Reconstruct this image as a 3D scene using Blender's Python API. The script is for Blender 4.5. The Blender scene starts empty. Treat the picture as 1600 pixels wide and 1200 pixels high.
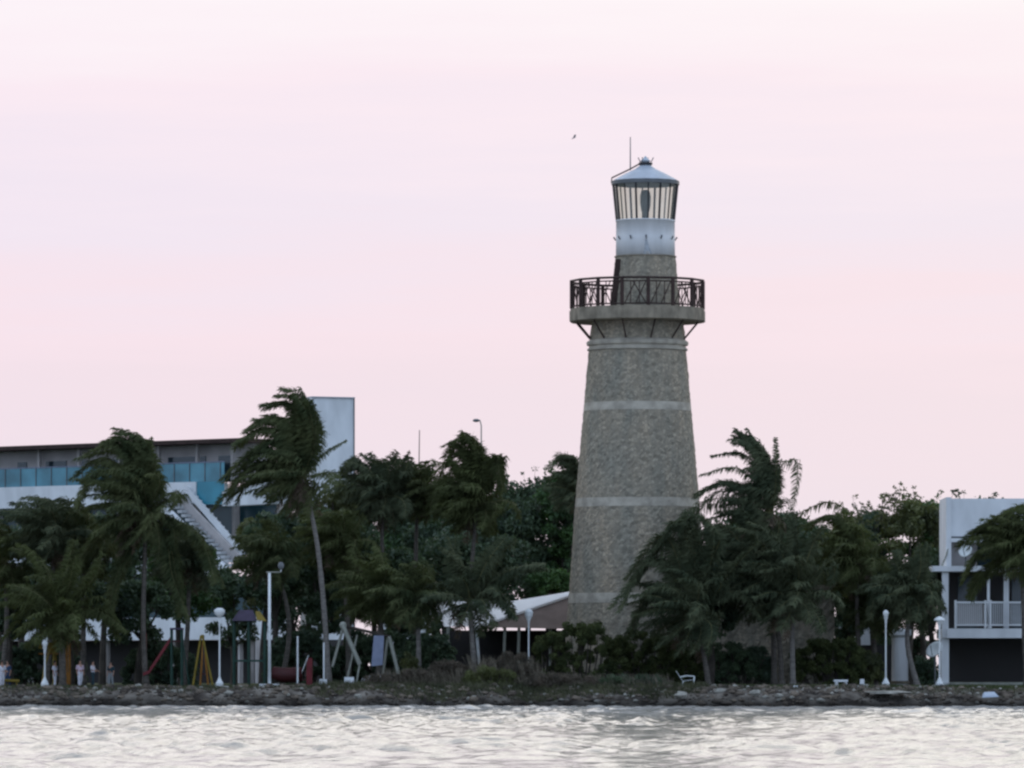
import bpy, math, random
import numpy as np
from mathutils import Vector

# ------------------------------------------------------------------ camera
F = 8800.0            # focal length in pixels of the 1600 px wide photo
YH = 1045.0           # horizon row
H = 60.0 * 340.0 / F  # eye height above the water
sc = bpy.context.scene
cam_d = bpy.data.cameras.new('camera')
cam_d.sensor_width = 36.0
cam_d.lens = F / 1600.0 * 36.0
cam_d.shift_y = (YH - 600.0) / 1600.0
cam_d.clip_start = 1.0
cam_d.clip_end = 9000.0
cam = bpy.data.objects.new('camera', cam_d)
sc.collection.objects.link(cam)
cam.location = (0, 0, H)
cam.rotation_euler = (math.radians(90), 0, 0)
sc.camera = cam
try:
    sc.cycles.filter_width = 2.5
except Exception:
    pass

# ------------------------------------------------------------------ world: dusk sky
def lin(r, g, b):
    f = lambda c: (c / 255.0 / 12.92) if c <= 10 else ((c / 255.0 + 0.055) / 1.055) ** 2.4
    return (f(r), f(g), f(b), 1.0)

world = bpy.data.worlds.new('World')
sc.world = world
world.use_nodes = True
wn = world.node_tree.nodes
wl = world.node_tree.links
wn.clear()
def N(nodes, typ, **kw):
    n = nodes.new(typ)
    for k, v in kw.items():
        setattr(n, k, v)
    return n
out = N(wn, 'ShaderNodeOutputWorld')
bg = N(wn, 'ShaderNodeBackground')
bg.inputs['Strength'].default_value = 1.0
tc = N(wn, 'ShaderNodeTexCoord')
sep = N(wn, 'ShaderNodeSeparateXYZ')
wl.new(tc.outputs['Generated'], sep.inputs[0])
# elevation scaled so that 0..0.5 covers the ramp
ez = N(wn, 'ShaderNodeMath', operation='MULTIPLY'); ez.inputs[1].default_value = 2.0
wl.new(sep.outputs['Z'], ez.inputs[0])
mpn = N(wn, 'ShaderNodeMapping'); mpn.inputs['Scale'].default_value = (5.0, 5.0, 55.0)
wl.new(tc.outputs['Generated'], mpn.inputs[0])
nz = N(wn, 'ShaderNodeTexNoise'); nz.inputs['Scale'].default_value = 1.0; nz.inputs['Detail'].default_value = 6.0; nz.inputs['Roughness'].default_value = 0.6
wl.new(mpn.outputs[0], nz.inputs['Vector'])
nsh = N(wn, 'ShaderNodeMath', operation='MULTIPLY_ADD'); nsh.inputs[1].default_value = 0.12; nsh.inputs[2].default_value = -0.06
wl.new(nz.outputs['Fac'], nsh.inputs[0])
eadd = N(wn, 'ShaderNodeMath', operation='ADD')
wl.new(ez.outputs[0], eadd.inputs[0]); wl.new(nsh.outputs[0], eadd.inputs[1])
ramp = N(wn, 'ShaderNodeValToRGB')
cr = ramp.color_ramp
stops = [(0.0, lin(236, 224, 232)), (0.05, lin(241, 227, 235)), (0.10, lin(245, 228, 235)), (0.128, lin(249, 230, 237)),
         (0.165, lin(244, 233, 243)), (0.20, lin(252, 237, 244)), (0.25, lin(255, 247, 250)),
         (0.33, (1.95, 1.84, 1.72, 1)), (0.60, (1.95, 1.86, 1.76, 1)), (0.85, (1.25, 1.25, 1.28, 1)), (1.0, (0.95, 1.02, 1.15, 1))]
cr.elements[0].position = stops[0][0]; cr.elements[0].color = stops[0][1]
cr.elements[1].position = 1.0; cr.elements[1].color = stops[-1][1]
for p, c in stops[1:-1]:
    e = cr.elements.new(p); e.color = c
wl.new(eadd.outputs[0], ramp.inputs[0])
# warmer to the right, cooler to the left
sidef = N(wn, 'ShaderNodeMapRange'); sidef.inputs[1].default_value = -0.09; sidef.inputs[2].default_value = 0.09
wl.new(sep.outputs['X'], sidef.inputs[0])
tint = N(wn, 'ShaderNodeMixRGB', blend_type='MIX'); tint.inputs[1].default_value = (0.985, 0.98, 0.995, 1); tint.inputs[2].default_value = (1.0, 1.0, 0.985, 1)
wl.new(sidef.outputs[0], tint.inputs[0])
front = N(wn, 'ShaderNodeMixRGB', blend_type='MULTIPLY'); front.inputs[0].default_value = 1.0
wl.new(ramp.outputs[0], front.inputs[1]); wl.new(tint.outputs[0], front.inputs[2])
# the half of the sky behind the viewer is dimmer and bluer
bf = N(wn, 'ShaderNodeMapRange', interpolation_type='SMOOTHSTEP'); bf.inputs[1].default_value = -0.15; bf.inputs[2].default_value = 0.75
wl.new(sep.outputs['Y'], bf.inputs[0])
mix = N(wn, 'ShaderNodeMixRGB'); mix.inputs[1].default_value = (0.74, 0.92, 1.22, 1)
wl.new(bf.outputs[0], mix.inputs[0]); wl.new(front.outputs[0], mix.inputs[2])
wl.new(mix.outputs[0], bg.inputs['Color'])
wl.new(bg.outputs[0], out.inputs[0])

sun_d = bpy.data.lights.new('sun', 'SUN')
sun_d.energy = 0.25
sun_d.angle = math.radians(14)
sun_d.color = (1.0, 0.82, 0.74)
sun = bpy.data.objects.new('sun', sun_d)
sc.collection.objects.link(sun)
sun.rotation_euler = (math.radians(80), 0, math.radians(160))   # low, from beyond the shore

sc.view_settings.view_transform = 'Standard'
sc.view_settings.look = 'None'
sc.view_settings.exposure = 0.0
sc.view_settings.gamma = 1.0

# ------------------------------------------------------------------ helpers
RNG = np.random.default_rng(7)
random.seed(7)
GZ = 1.2    # lawn level above the water

def P(x, y, Y):
    return np.array([(x - 800.0) / F * Y, Y, H + (YH - y) / F * Y])
def X(x, Y):
    return (x - 800.0) / F * Y
def Z(y, Y):
    return H + (YH - y) / F * Y

def link(o, parent=None):
    sc.collection.objects.link(o)
    if parent is not None:
        o.parent = parent
    return o

def thing(name, label, cat, loc=(0, 0, 0), group=None):
    o = bpy.data.objects.new(name, None)
    o.empty_display_size = 0.3
    o.location = loc
    link(o)
    return tag(o, label, cat, group)

def tag(o, label, cat, group=None):
    o['label'] = label
    o['category'] = cat
    if group:
        o['group'] = group
    return o

def origin_of(parent):
    v = Vector((0, 0, 0))
    while parent is not None:
        v += parent.location
        parent = parent.parent
    return np.array(v)

class MB:
    def __init__(s):
        s.v = []; s.f = []; s.n = 0
    def add(s, verts, faces):
        verts = np.asarray(verts, dtype=float)
        s.v.append(verts)
        for f in faces:
            s.f.append([i + s.n for i in f])
        s.n += len(verts)
        return s
    def hexa(s, p):   # 8 corners: bottom 0..3, top 4..7
        return s.add(p, [(0, 3, 2, 1), (4, 5, 6, 7), (0, 1, 5, 4), (1, 2, 6, 5), (2, 3, 7, 6), (3, 0, 4, 7)])
    def box(s, x0, x1, y0, y1, z0, z1):
        return s.hexa([(x0, y0, z0), (x1, y0, z0), (x1, y1, z0), (x0, y1, z0), (x0, y0, z1), (x1, y0, z1), (x1, y1, z1), (x0, y1, z1)])
    def pbox(s, x0, x1, y0, y1, Y, d):   # photo rectangle x0..x1, y0 (top)..y1 at depth Y, d metres deep
        return s.box(X(x0, Y), X(x1, Y), Y, Y + d, Z(y1, Y), Z(y0, Y))
    def tube(s, pts, radii, k=6, cap=True):
        pts = np.asarray(pts, float); n = len(pts)
        if np.isscalar(radii): radii = [radii] * n
        t = np.gradient(pts, axis=0)
        t /= np.linalg.norm(t, axis=1)[:, None] + 1e-9
        vs = []
        for i in range(n):
            a = np.cross(t[i], (0, 1, 0.01)); a /= np.linalg.norm(a) + 1e-9
            b = np.cross(t[i], a)
            for j in range(k):
                th = 2 * math.pi * j / k
                vs.append(pts[i] + radii[i] * (math.cos(th) * a + math.sin(th) * b))
        fs = []
        for i in range(n - 1):
            for j in range(k):
                fs.append((i * k + j, i * k + (j + 1) % k, (i + 1) * k + (j + 1) % k, (i + 1) * k + j))
        if cap:
            fs.append(tuple(range(k - 1, -1, -1))); fs.append(tuple((n - 1) * k + j for j in range(k)))
        return s.add(vs, fs)
    def lathe(s, prof, cx, cy, k=32, cap=True, a0=0.0):    # prof: (radius, z) from bottom to top
        vs = []; fs = []
        for r, z in prof:
            for j in range(k):
                th = a0 + 2 * math.pi * j / k
                vs.append((cx + r * math.cos(th), cy + r * math.sin(th), z))
        n = len(prof)
        for i in range(n - 1):
            for j in range(k):
                fs.append((i * k + j, i * k + (j + 1) % k, (i + 1) * k + (j + 1) % k, (i + 1) * k + j))
        if cap:
            fs.append(tuple(range(k - 1, -1, -1))); fs.append(tuple((n - 1) * k + j for j in range(k)))
        return s.add(vs, fs)
    def ball(s, c, r, k=10, m=6, sz=(1, 1, 1), jit=0, rng=None):
        vs = []; fs = []
        for i in range(m + 1):
            ph = math.pi * i / m
            for j in range(k):
                th = 2 * math.pi * j / k
                rr = r * (1 + (rng.uniform(-jit, jit) if jit and 0 < i < m else 0))
                vs.append((c[0] + rr * sz[0] * math.sin(ph) * math.cos(th), c[1] + rr * sz[1] * math.sin(ph) * math.sin(th), c[2] - rr * sz[2] * math.cos(ph)))
        for i in range(m):
            for j in range(k):
                fs.append((i * k + j, i * k + (j + 1) % k, (i + 1) * k + (j + 1) % k, (i + 1) * k + j))
        return s.add(vs, fs)
    def quads(s, q):   # (n,4,3)
        n = len(q)
        idx = np.arange(n * 4).reshape(n, 4) + s.n
        s.v.append(np.asarray(q).reshape(-1, 3)); s.f.extend(idx.tolist()); s.n += n * 4
        return s
    def build(s, name, mat, parent=None, smooth=False):
        v = np.concatenate(s.v) - origin_of(parent)
        me = bpy.data.meshes.new(name)
        me.vertices.add(len(v)); me.vertices.foreach_set('co', v.astype(np.float32).ravel())
        lens = np.array([len(f) for f in s.f], dtype=np.int32)
        flat = np.array([i for f in s.f for i in f], dtype=np.int32)
        me.loops.add(len(flat)); me.loops.foreach_set('vertex_index', flat)
        me.polygons.add(len(lens))
        me.polygons.foreach_set('loop_start', np.concatenate([[0], np.cumsum(lens)[:-1]]).astype(np.int32))
        me.update(calc_edges=True)
        me.polygons.foreach_set('use_smooth', np.full(len(lens), bool(smooth)))
        me.validate()
        if mat: me.materials.append(mat)
        o = bpy.data.objects.new(name, me)
        return link(o, parent)

# ------------------------------------------------------------------ materials
def mat(name, col, rough=0.8, var=0.0, vscale=1.0, bump=0.0, bscale=8.0, metal=0.0, col2=None, stretch=(1, 1, 1), spec=0.3, transl=0.0):
    m = bpy.data.materials.new(name); m.use_nodes = True
    n = m.node_tree.nodes; l = m.node_tree.links
    b = n['Principled BSDF']
    b.inputs['Roughness'].default_value = rough; b.inputs['Metallic'].default_value = metal
    b.inputs['Specular IOR Level'].default_value = spec
    c1 = (*col, 1)
    b.inputs['Base Color'].default_value = c1
    g = n.new('ShaderNodeNewGeometry')
    mp = n.new('ShaderNodeMapping'); mp.inputs['Scale'].default_value = stretch
    l.new(g.outputs['Position'], mp.inputs[0])
    if col2 is not None or var > 0:
        t = n.new('ShaderNodeTexNoise'); t.inputs['Scale'].default_value = vscale; t.inputs['Detail'].default_value = 4
        l.new(mp.outputs[0], t.inputs['Vector'])
        r = n.new('ShaderNodeValToRGB')
        c2 = (*col2, 1) if col2 is not None else (*[c * (1 - var) for c in col], 1)
        r.color_ramp.elements[0].position = 0.36; r.color_ramp.elements[1].position = 0.64
        r.color_ramp.elements[0].color = c2; r.color_ramp.elements[1].color = c1
        l.new(t.outputs['Fac'], r.inputs[0]); l.new(r.outputs[0], b.inputs['Base Color'])
        csock = r.outputs[0]
    else:
        csock = None
    if bump > 0:
        t2 = n.new('ShaderNodeTexNoise'); t2.inputs['Scale'].default_value = bscale; t2.inputs['Detail'].default_value = 5
        l.new(mp.outputs[0], t2.inputs['Vector'])
        bp = n.new('ShaderNodeBump'); bp.inputs['Strength'].default_value = bump; bp.inputs['Distance'].default_value = 0.05
        l.new(t2.outputs['Fac'], bp.inputs['Height']); l.new(bp.outputs[0], b.inputs['Normal'])
    if transl > 0:
        tr = n.new('ShaderNodeBsdfTranslucent')
        tr.inputs[0].default_value = (col[0] * 1.3, col[1] * 1.4, col[2] * 0.7, 1)
        ms = n.new('ShaderNodeMixShader'); ms.inputs[0].default_value = transl
        o = n['Material Output']
        l.new(b.outputs[0], ms.inputs[1]); l.new(tr.outputs[0], ms.inputs[2]); l.new(ms.outputs[0], o.inputs[0])
    return m

def stone_mat(name, c_lo, c_hi, scale=2.6, mortar=(0.16, 0.155, 0.14), depth=0.6):
    m = bpy.data.materials.new(name); m.use_nodes = True
    n = m.node_tree.nodes; l = m.node_tree.links
    b = n['Principled BSDF']; b.inputs['Roughness'].default_value = 0.95; b.inputs['Specular IOR Level'].default_value = 0.1
    g = n.new('ShaderNodeNewGeometry')
    wob = n.new('ShaderNodeTexNoise'); wob.inputs['Scale'].default_value = 3.0
    l.new(g.outputs['Position'], wob.inputs['Vector'])
    ad = n.new('ShaderNodeVectorMath'); ad.operation = 'MULTIPLY_ADD'; ad.inputs[1].default_value = (0.25, 0.25, 0.25)
    l.new(wob.outputs['Color'], ad.inputs[0]); l.new(g.outputs['Position'], ad.inputs[2])
    mp = n.new('ShaderNodeMapping'); mp.inputs['Scale'].default_value = (1, 1, 1.25)
    l.new(ad.outputs[0], mp.inputs[0])
    v = n.new('ShaderNodeTexVoronoi'); v.inputs['Scale'].default_value = scale
    l.new(mp.outputs[0], v.inputs['Vector'])
    ve = n.new('ShaderNodeTexVoronoi'); ve.feature = 'DISTANCE_TO_EDGE'; ve.inputs['Scale'].default_value = scale
    l.new(mp.outputs[0], ve.inputs['Vector'])
    sp = n.new('ShaderNodeSeparateColor'); l.new(v.outputs['Color'], sp.inputs[0])
    r = n.new('ShaderNodeValToRGB'); r.color_ramp.elements[0].color = (*c_lo, 1); r.color_ramp.elements[1].color = (*c_hi, 1)
    l.new(sp.outputs[0], r.inputs[0])
    big = n.new('ShaderNodeTexNoise'); big.inputs['Scale'].default_value = 0.35; big.inputs['Detail'].default_value = 6
    l.new(g.outputs['Position'], big.inputs['Vector'])
    rb = n.new('ShaderNodeValToRGB'); rb.color_ramp.elements[0].position = .3; rb.color_ramp.elements[1].position = .7
    rb.color_ramp.elements[0].color = (0.70, 0.76, 0.76, 1); rb.color_ramp.elements[1].color = (1.16, 1.06, 0.94, 1)
    bmp = n.new('ShaderNodeMapping'); bmp.inputs['Scale'].default_value = (2.2, 2.2, .6)
    l.new(g.outputs['Position'], bmp.inputs[0]); l.new(bmp.outputs[0], big.inputs['Vector'])
    l.new(big.outputs['Fac'], rb.inputs[0])
    mu = n.new('ShaderNodeMixRGB'); mu.blend_type = 'MULTIPLY'; mu.inputs[0].default_value = 1
    l.new(r.outputs[0], mu.inputs[1]); l.new(rb.outputs[0], mu.inputs[2])
    me_ = n.new('ShaderNodeMapRange'); me_.inputs[1].default_value = 0.02; me_.inputs[2].default_value = 0.10
    l.new(ve.outputs['Distance'], me_.inputs[0])
    mx = n.new('ShaderNodeMixRGB'); mx.inputs[1].default_value = (*mortar, 1)
    l.new(me_.outputs[0], mx.inputs[0]); l.new(mu.outputs[0], mx.inputs[2]); l.new(mx.outputs[0], b.inputs['Base Color'])
    bp = n.new('ShaderNodeBump'); bp.inputs['Strength'].default_value = depth; bp.inputs['Distance'].default_value = 0.08
    l.new(me_.outputs[0], bp.inputs['Height']); l.new(bp.outputs[0], b.inputs['Normal'])
    return m

M = {}
M['stone'] = stone_mat('rubble_masonry', (0.205, 0.187, 0.155), (0.38, 0.345, 0.285), 4.5, mortar=(0.23, 0.205, 0.165), depth=.22)
M['stone_band'] = mat('mortar_band', (0.46, 0.42, 0.35), 0.95, 0.35, 1.3, 0.8, 5, spec=.1)
M['concrete'] = mat('weathered_concrete', (0.29, 0.25, 0.19), 0.9, 0.45, 1.6, 0.4, 6, stretch=(1, 1, 0.5))
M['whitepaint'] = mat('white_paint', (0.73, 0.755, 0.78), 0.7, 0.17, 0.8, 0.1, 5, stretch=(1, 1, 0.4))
M['drumpaint'] = mat('lantern_drum_paint', (0.70, 0.71, 0.72), 0.6, 0.16, 0.9, 0.1, 5, stretch=(1.3, 1.3, 0.35))
M['roofmetal'] = mat('lantern_roof_metal', (0.40, 0.45, 0.51), 0.45, 0.15, 1.5, spec=0.4)
M['darkmetal'] = mat('dark_iron', (0.035, 0.035, 0.038), 0.6, 0.3, 3)
M['greymetal'] = mat('grey_metal', (0.13, 0.14, 0.15), 0.55, 0.2, 2)
M['rust'] = mat('rusty_iron', (0.05, 0.03, 0.026), 0.8, 0.4, 2)
M['lamp_white'] = mat('lamp_post_white', (0.66, 0.69, 0.70), 0.5, 0.15, 3)
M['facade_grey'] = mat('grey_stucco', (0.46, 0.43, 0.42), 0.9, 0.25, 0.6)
M['brownroof'] = mat('brown_roof', (0.17, 0.128, 0.108), 0.95, 0.2, 1.2, 0.3, 12)
M['canvas'] = mat('pale_canvas', (0.72, 0.70, 0.68), 0.8, 0.08, 0.8)
M['void'] = mat('shaded_interior', (0.045, 0.042, 0.042), 0.9)  # near-black colour stands in for deep shade inside openings and under roofs
M['darkglass'] = mat('dark_glass', (0.02, 0.035, 0.045), 0.12, spec=0.5)
M['glassrail'] = mat('blue_glass_balustrade', (0.09, 0.28, 0.36), 0.25, 0.45, 0.35, spec=0.5)
M['tealglass'] = mat('teal_glass', (0.012, 0.05, 0.065), 0.2, 0.3, 0.4, spec=0.5)
M['bark'] = mat('palm_bark', (0.13, 0.115, 0.10), 0.95, 0.4, 2.5, 0.8, 10, stretch=(1, 1, 4))
M['palebark'] = mat('pale_palm_bark', (0.19, 0.175, 0.16), 0.95, 0.4, 2.5, 0.8, 10, stretch=(1, 1, 4))
M['treebark'] = mat('tree_bark', (0.07, 0.06, 0.05), 0.95, 0.4, 2, 0.6, 8)
M['palm'] = mat('palm_leaf', (0.095, 0.108, 0.048), 0.8, vscale=0.55, col2=(0.041, 0.056, 0.026), transl=0.12, spec=0.1)
M['palm_b'] = mat('palm_leaf_grey', (0.086, 0.099, 0.056), 0.8, vscale=0.6, col2=(0.041, 0.055, 0.032), transl=0.10, spec=0.1)
M['palm_c'] = mat('palm_leaf_olive', (0.087, 0.103, 0.041), 0.8, vscale=0.5, col2=(0.045, 0.053, 0.023), transl=0.16, spec=0.1)
M['dead'] = mat('dead_palm_leaf', (0.13, 0.095, 0.065), 0.9, vscale=0.8, col2=(0.045, 0.034, 0.024), transl=0.1)
M['petiole'] = mat('palm_petiole', (0.14, 0.14, 0.06), 0.6, 0.4, 1.0)
M['leaf_dark'] = mat('leaf_dark', (0.072, 0.108, 0.055), 0.6, vscale=0.5, col2=(0.038, 0.063, 0.041), transl=0.12)
M['leaf_green'] = mat('leaf_green', (0.072, 0.138, 0.041), 0.6, vscale=0.6, col2=(0.038, 0.072, 0.032), transl=0.18)
M['leaf_olive'] = mat('leaf_olive', (0.119, 0.131, 0.050), 0.6, vscale=0.6, col2=(0.056, 0.069, 0.035), transl=0.2)
M['hedge'] = mat('hedge_leaf', (0.083, 0.098, 0.038), 0.8, vscale=1.6, col2=(0.039, 0.053, 0.023), transl=0.12, spec=.1)
M['leaf_dry'] = mat('leaf_dry', (0.13, 0.105, 0.08), 0.9, vscale=1.3, col2=(0.055, 0.048, 0.038), transl=0.1)
M['stepgrey'] = mat('stair_concrete', (0.42, 0.43, 0.44), 0.8)
M['yellow'] = mat('yellow_paint', (0.22, 0.16, 0.02), 0.6, 0.3, 2)
M['orange'] = mat('orange_paint', (0.30, 0.13, 0.02), 0.6, 0.3, 2)
M['red'] = mat('red_plastic', (0.17, 0.018, 0.025), 0.45, 0.3, 2)
M['darkred'] = mat('dark_red_plastic', (0.06, 0.012, 0.013), 0.6, 0.3, 2)
M['purple'] = mat('purple_paint', (0.055, 0.042, 0.08), 0.6, 0.3, 2)
M['darkgreen'] = mat('dark_green_paint', (0.02, 0.06, 0.045), 0.6, 0.3, 2)
M['palewood'] = mat('pale_grey_wood', (0.30, 0.31, 0.27), 0.8, 0.25, 2)
M['bluegrey'] = mat('blue_grey_panel', (0.20, 0.23, 0.32), 0.7, 0.2, 1.5)
M['plastic'] = mat('white_plastic', (0.62, 0.66, 0.66), 0.4)
M['skin'] = mat('skin', (0.30, 0.17, 0.12), 0.6)
M['hair'] = mat('black_hair', (0.012, 0.010, 0.010), 0.5)
M['cloth_white'] = mat('white_cloth', (0.60, 0.60, 0.66), 0.9, 0.2, 6)
M['cloth_pink'] = mat('pink_cloth', (0.55, 0.42, 0.50), 0.9, 0.2, 6)
M['cloth_dark'] = mat('dark_cloth', (0.02, 0.04, 0.05), 0.9)
M['cloth_blue'] = mat('blue_cloth', (0.03, 0.06, 0.12), 0.9)
M['cloth_grey'] = mat('grey_cloth', (0.22, 0.24, 0.25), 0.9)
M['rock'] = mat('shore_rock', (0.19, 0.155, 0.12), 0.95, vscale=0.9, col2=(0.04, 0.033, 0.028), bump=0.8, bscale=5)
M['palerock'] = mat('pale_rock', (0.34, 0.33, 0.29), 0.95, 0.35, 2.5, 0.6, 6)
M['reed'] = mat('pale_dry_reed', (0.26, 0.225, 0.17), 0.9, vscale=1.5, col2=(0.09, 0.08, 0.055))
M['grass'] = mat('dry_grass', (0.10, 0.10, 0.055), 0.9, vscale=0.7, col2=(0.04, 0.045, 0.025), transl=0.1)
M['birddark'] = mat('bird_feathers', (0.38, 0.34, 0.35), 0.9)

# lantern glass
def glass(name, tint, alpha):
    m = bpy.data.materials.new(name); m.use_nodes = True
    n = m.node_tree.nodes; l = m.node_tree.links; n.clear()
    o = n.new('ShaderNodeOutputMaterial'); tr = n.new('ShaderNodeBsdfTransparent'); d = n.new('ShaderNodeBsdfDiffuse'); g = n.new('ShaderNodeBsdfGlossy')
    tr.inputs[0].default_value = (*tint, 1); d.inputs[0].default_value = (0.45, 0.46, 0.42, 1); g.inputs['Roughness'].default_value = 0.1
    m1 = n.new('ShaderNodeMixShader'); m1.inputs[0].default_value = alpha
    m2 = n.new('ShaderNodeMixShader'); m2.inputs[0].default_value = 0.08
    l.new(tr.outputs[0], m1.inputs[1]); l.new(d.outputs[0], m1.inputs[2]); l.new(m1.outputs[0], m2.inputs[1]); l.new(g.outputs[0], m2.inputs[2]); l.new(m2.outputs[0], o.inputs[0])
    return m
M['lantern_glass'] = glass('salt_stained_lantern_glass', (0.93, 0.93, 0.86), 0.16)

# water
def water_mat():
    m = bpy.data.materials.new('sea_water'); m.use_nodes = True
    n = m.node_tree.nodes; l = m.node_tree.links
    b = n['Principled BSDF']
    b.inputs['Base Color'].default_value = (0.10, 0.12, 0.12, 1); b.inputs['Roughness'].default_value = 0.12
    b.inputs['IOR'].default_value = 1.33; b.inputs['Specular IOR Level'].default_value = 0.5
    g = n.new('ShaderNodeNewGeometry')
    sx = n.new('ShaderNodeSeparateXYZ'); l.new(g.outputs['Position'], sx.inputs[0])
    mr = n.new('ShaderNodeMapRange'); mr.inputs[1].default_value = 250; mr.inputs[2].default_value = 330
    l.new(sx.outputs['Y'], mr.inputs[0])
    cm = n.new('ShaderNodeMixRGB'); cm.inputs[1].default_value = (0.18, 0.175, 0.155, 1); cm.inputs[2].default_value = (0.46, 0.44, 0.41, 1)   # paler towards the shore: brightness painted in to lift the dark reflections
    l.new(mr.outputs[0], cm.inputs[0]); l.new(cm.outputs[0], b.inputs['Base Color'])
    t = n.new('ShaderNodeTexNoise'); t.inputs['Scale'].default_value = 3.0; t.inputs['Detail'].default_value = 4
    l.new(g.outputs['Position'], t.inputs['Vector'])
    bp = n.new('ShaderNodeBump'); bp.inputs['Strength'].default_value = 0.4; bp.inputs['Distance'].default_value = 0.08
    l.new(t.outputs['Fac'], bp.inputs['Height']); l.new(bp.outputs[0], b.inputs['Normal'])
    return m
M['water'] = water_mat()

def ground_mat():
    m = bpy.data.materials.new('shore_ground'); m.use_nodes = True
    n = m.node_tree.nodes; l = m.node_tree.links
    b = n['Principled BSDF']; b.inputs['Roughness'].default_value = 0.95; b.inputs['Specular IOR Level'].default_value = 0.1
    g = n.new('ShaderNodeNewGeometry'); s = n.new('ShaderNodeSeparateXYZ'); l.new(g.outputs['Position'], s.inputs[0])
    t = n.new('ShaderNodeTexNoise'); t.inputs['Scale'].default_value = 0.8; t.inputs['Detail'].default_value = 6
    l.new(g.outputs['Position'], t.inputs['Vector'])
    r1 = n.new('ShaderNodeValToRGB'); r1.color_ramp.elements[0].position = .38; r1.color_ramp.elements[1].position = .62
    r1.color_ramp.elements[0].color = (0.05, 0.042, 0.036, 1); r1.color_ramp.elements[1].color = (0.20, 0.18, 0.155, 1)
    l.new(t.outputs['Fac'], r1.inputs[0])
    r2 = n.new('ShaderNodeValToRGB'); r2.color_ramp.elements[0].position = .4; r2.color_ramp.elements[1].position = .6
    r2.color_ramp.elements[0].color = (0.030, 0.045, 0.018, 1); r2.color_ramp.elements[1].color = (0.07, 0.068, 0.035, 1)
    t2 = n.new('ShaderNodeTexNoise'); t2.inputs['Scale'].default_value = 0.25; t2.inputs['Detail'].default_value = 5
    l.new(g.outputs['Position'], t2.inputs['Vector']); l.new(t2.outputs['Fac'], r2.inputs[0])
    ad = n.new('ShaderNodeMath'); ad.operation = 'MULTIPLY_ADD'; ad.inputs[1].default_value = 3.0
    l.new(t.outputs['Fac'], ad.inputs[0]); l.new(s.outputs['Y'], ad.inputs[2])
    mr = n.new('ShaderNodeMapRange'); mr.inputs[1].default_value = 346.5; mr.inputs[2].default_value = 349.0
    l.new(ad.outputs[0], mr.inputs[0])
    mx = n.new('ShaderNodeMixRGB'); l.new(mr.outputs[0], mx.inputs[0]); l.new(r1.outputs[0], mx.inputs[1]); l.new(r2.outputs[0], mx.inputs[2])
    wz = n.new('ShaderNodeMapRange'); wz.inputs[1].default_value = .15; wz.inputs[2].default_value = .75; wz.inputs[3].default_value = .22; wz.inputs[4].default_value = 1
    l.new(s.outputs['Z'], wz.inputs[0])
    wm = n.new('ShaderNodeMixRGB'); wm.blend_type = 'MULTIPLY'; wm.inputs[0].default_value = 1
    l.new(mx.outputs[0], wm.inputs[1]); l.new(wz.outputs[0], wm.inputs[2]); l.new(wm.outputs[0], b.inputs['Base Color'])   # wet, weedy foot of the bank
    bp = n.new('ShaderNodeBump'); bp.inputs['Strength'].default_value = 0.8; bp.inputs['Distance'].default_value = 0.15
    t3 = n.new('ShaderNodeTexNoise'); t3.inputs['Scale'].default_value = 4; t3.inputs['Detail'].default_value = 6
    l.new(g.outputs['Position'], t3.inputs['Vector']); l.new(t3.outputs['Fac'], bp.inputs['Height']); l.new(bp.outputs[0], b.inputs['Normal'])
    return m
M['ground'] = ground_mat()
def wet(m):
    n = m.node_tree.nodes; l = m.node_tree.links; b = n['Principled BSDF']
    src = b.inputs['Base Color'].links[0].from_socket
    g = n.new('ShaderNodeNewGeometry'); s_ = n.new('ShaderNodeSeparateXYZ'); l.new(g.outputs['Position'], s_.inputs[0])
    wz = n.new('ShaderNodeMapRange'); wz.inputs[1].default_value = .15; wz.inputs[2].default_value = .75; wz.inputs[3].default_value = .22; wz.inputs[4].default_value = 1
    l.new(s_.outputs['Z'], wz.inputs[0])
    wm = n.new('ShaderNodeMixRGB'); wm.blend_type = 'MULTIPLY'; wm.inputs[0].default_value = 1
    l.new(src, wm.inputs[1]); l.new(wz.outputs[0], wm.inputs[2]); l.new(wm.outputs[0], b.inputs['Base Color'])
wet(M['rock']); wet(M['palerock'])

# ------------------------------------------------------------------ water, ground
def grid_obj(name, xs, ys, zf, m):
    gx, gy = np.meshgrid(xs, ys)
    gz = zf(gx, gy)
    nx, ny = len(xs), len(ys)
    v = np.stack([gx, gy, gz], -1).reshape(-1, 3)
    i = np.arange(nx * ny).reshape(ny, nx)
    q = np.stack([i[:-1, :-1], i[:-1, 1:], i[1:, 1:], i[1:, :-1]], -1).reshape(-1, 4)
    me = bpy.data.meshes.new(name)
    me.vertices.add(len(v)); me.vertices.foreach_set('co', v.astype(np.float32).ravel())
    me.loops.add(q.size); me.loops.foreach_set('vertex_index', q.astype(np.int32).ravel())
    me.polygons.add(len(q)); me.polygons.foreach_set('loop_start', (np.arange(len(q)) * 4).astype(np.int32))
    me.polygons.foreach_set('use_smooth', np.ones(len(q), dtype=bool))
    me.update(calc_edges=True)
    me.materials.append(m)
    o = bpy.data.objects.new(name, me); o['kind'] = 'structure'
    return link(o)

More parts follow.
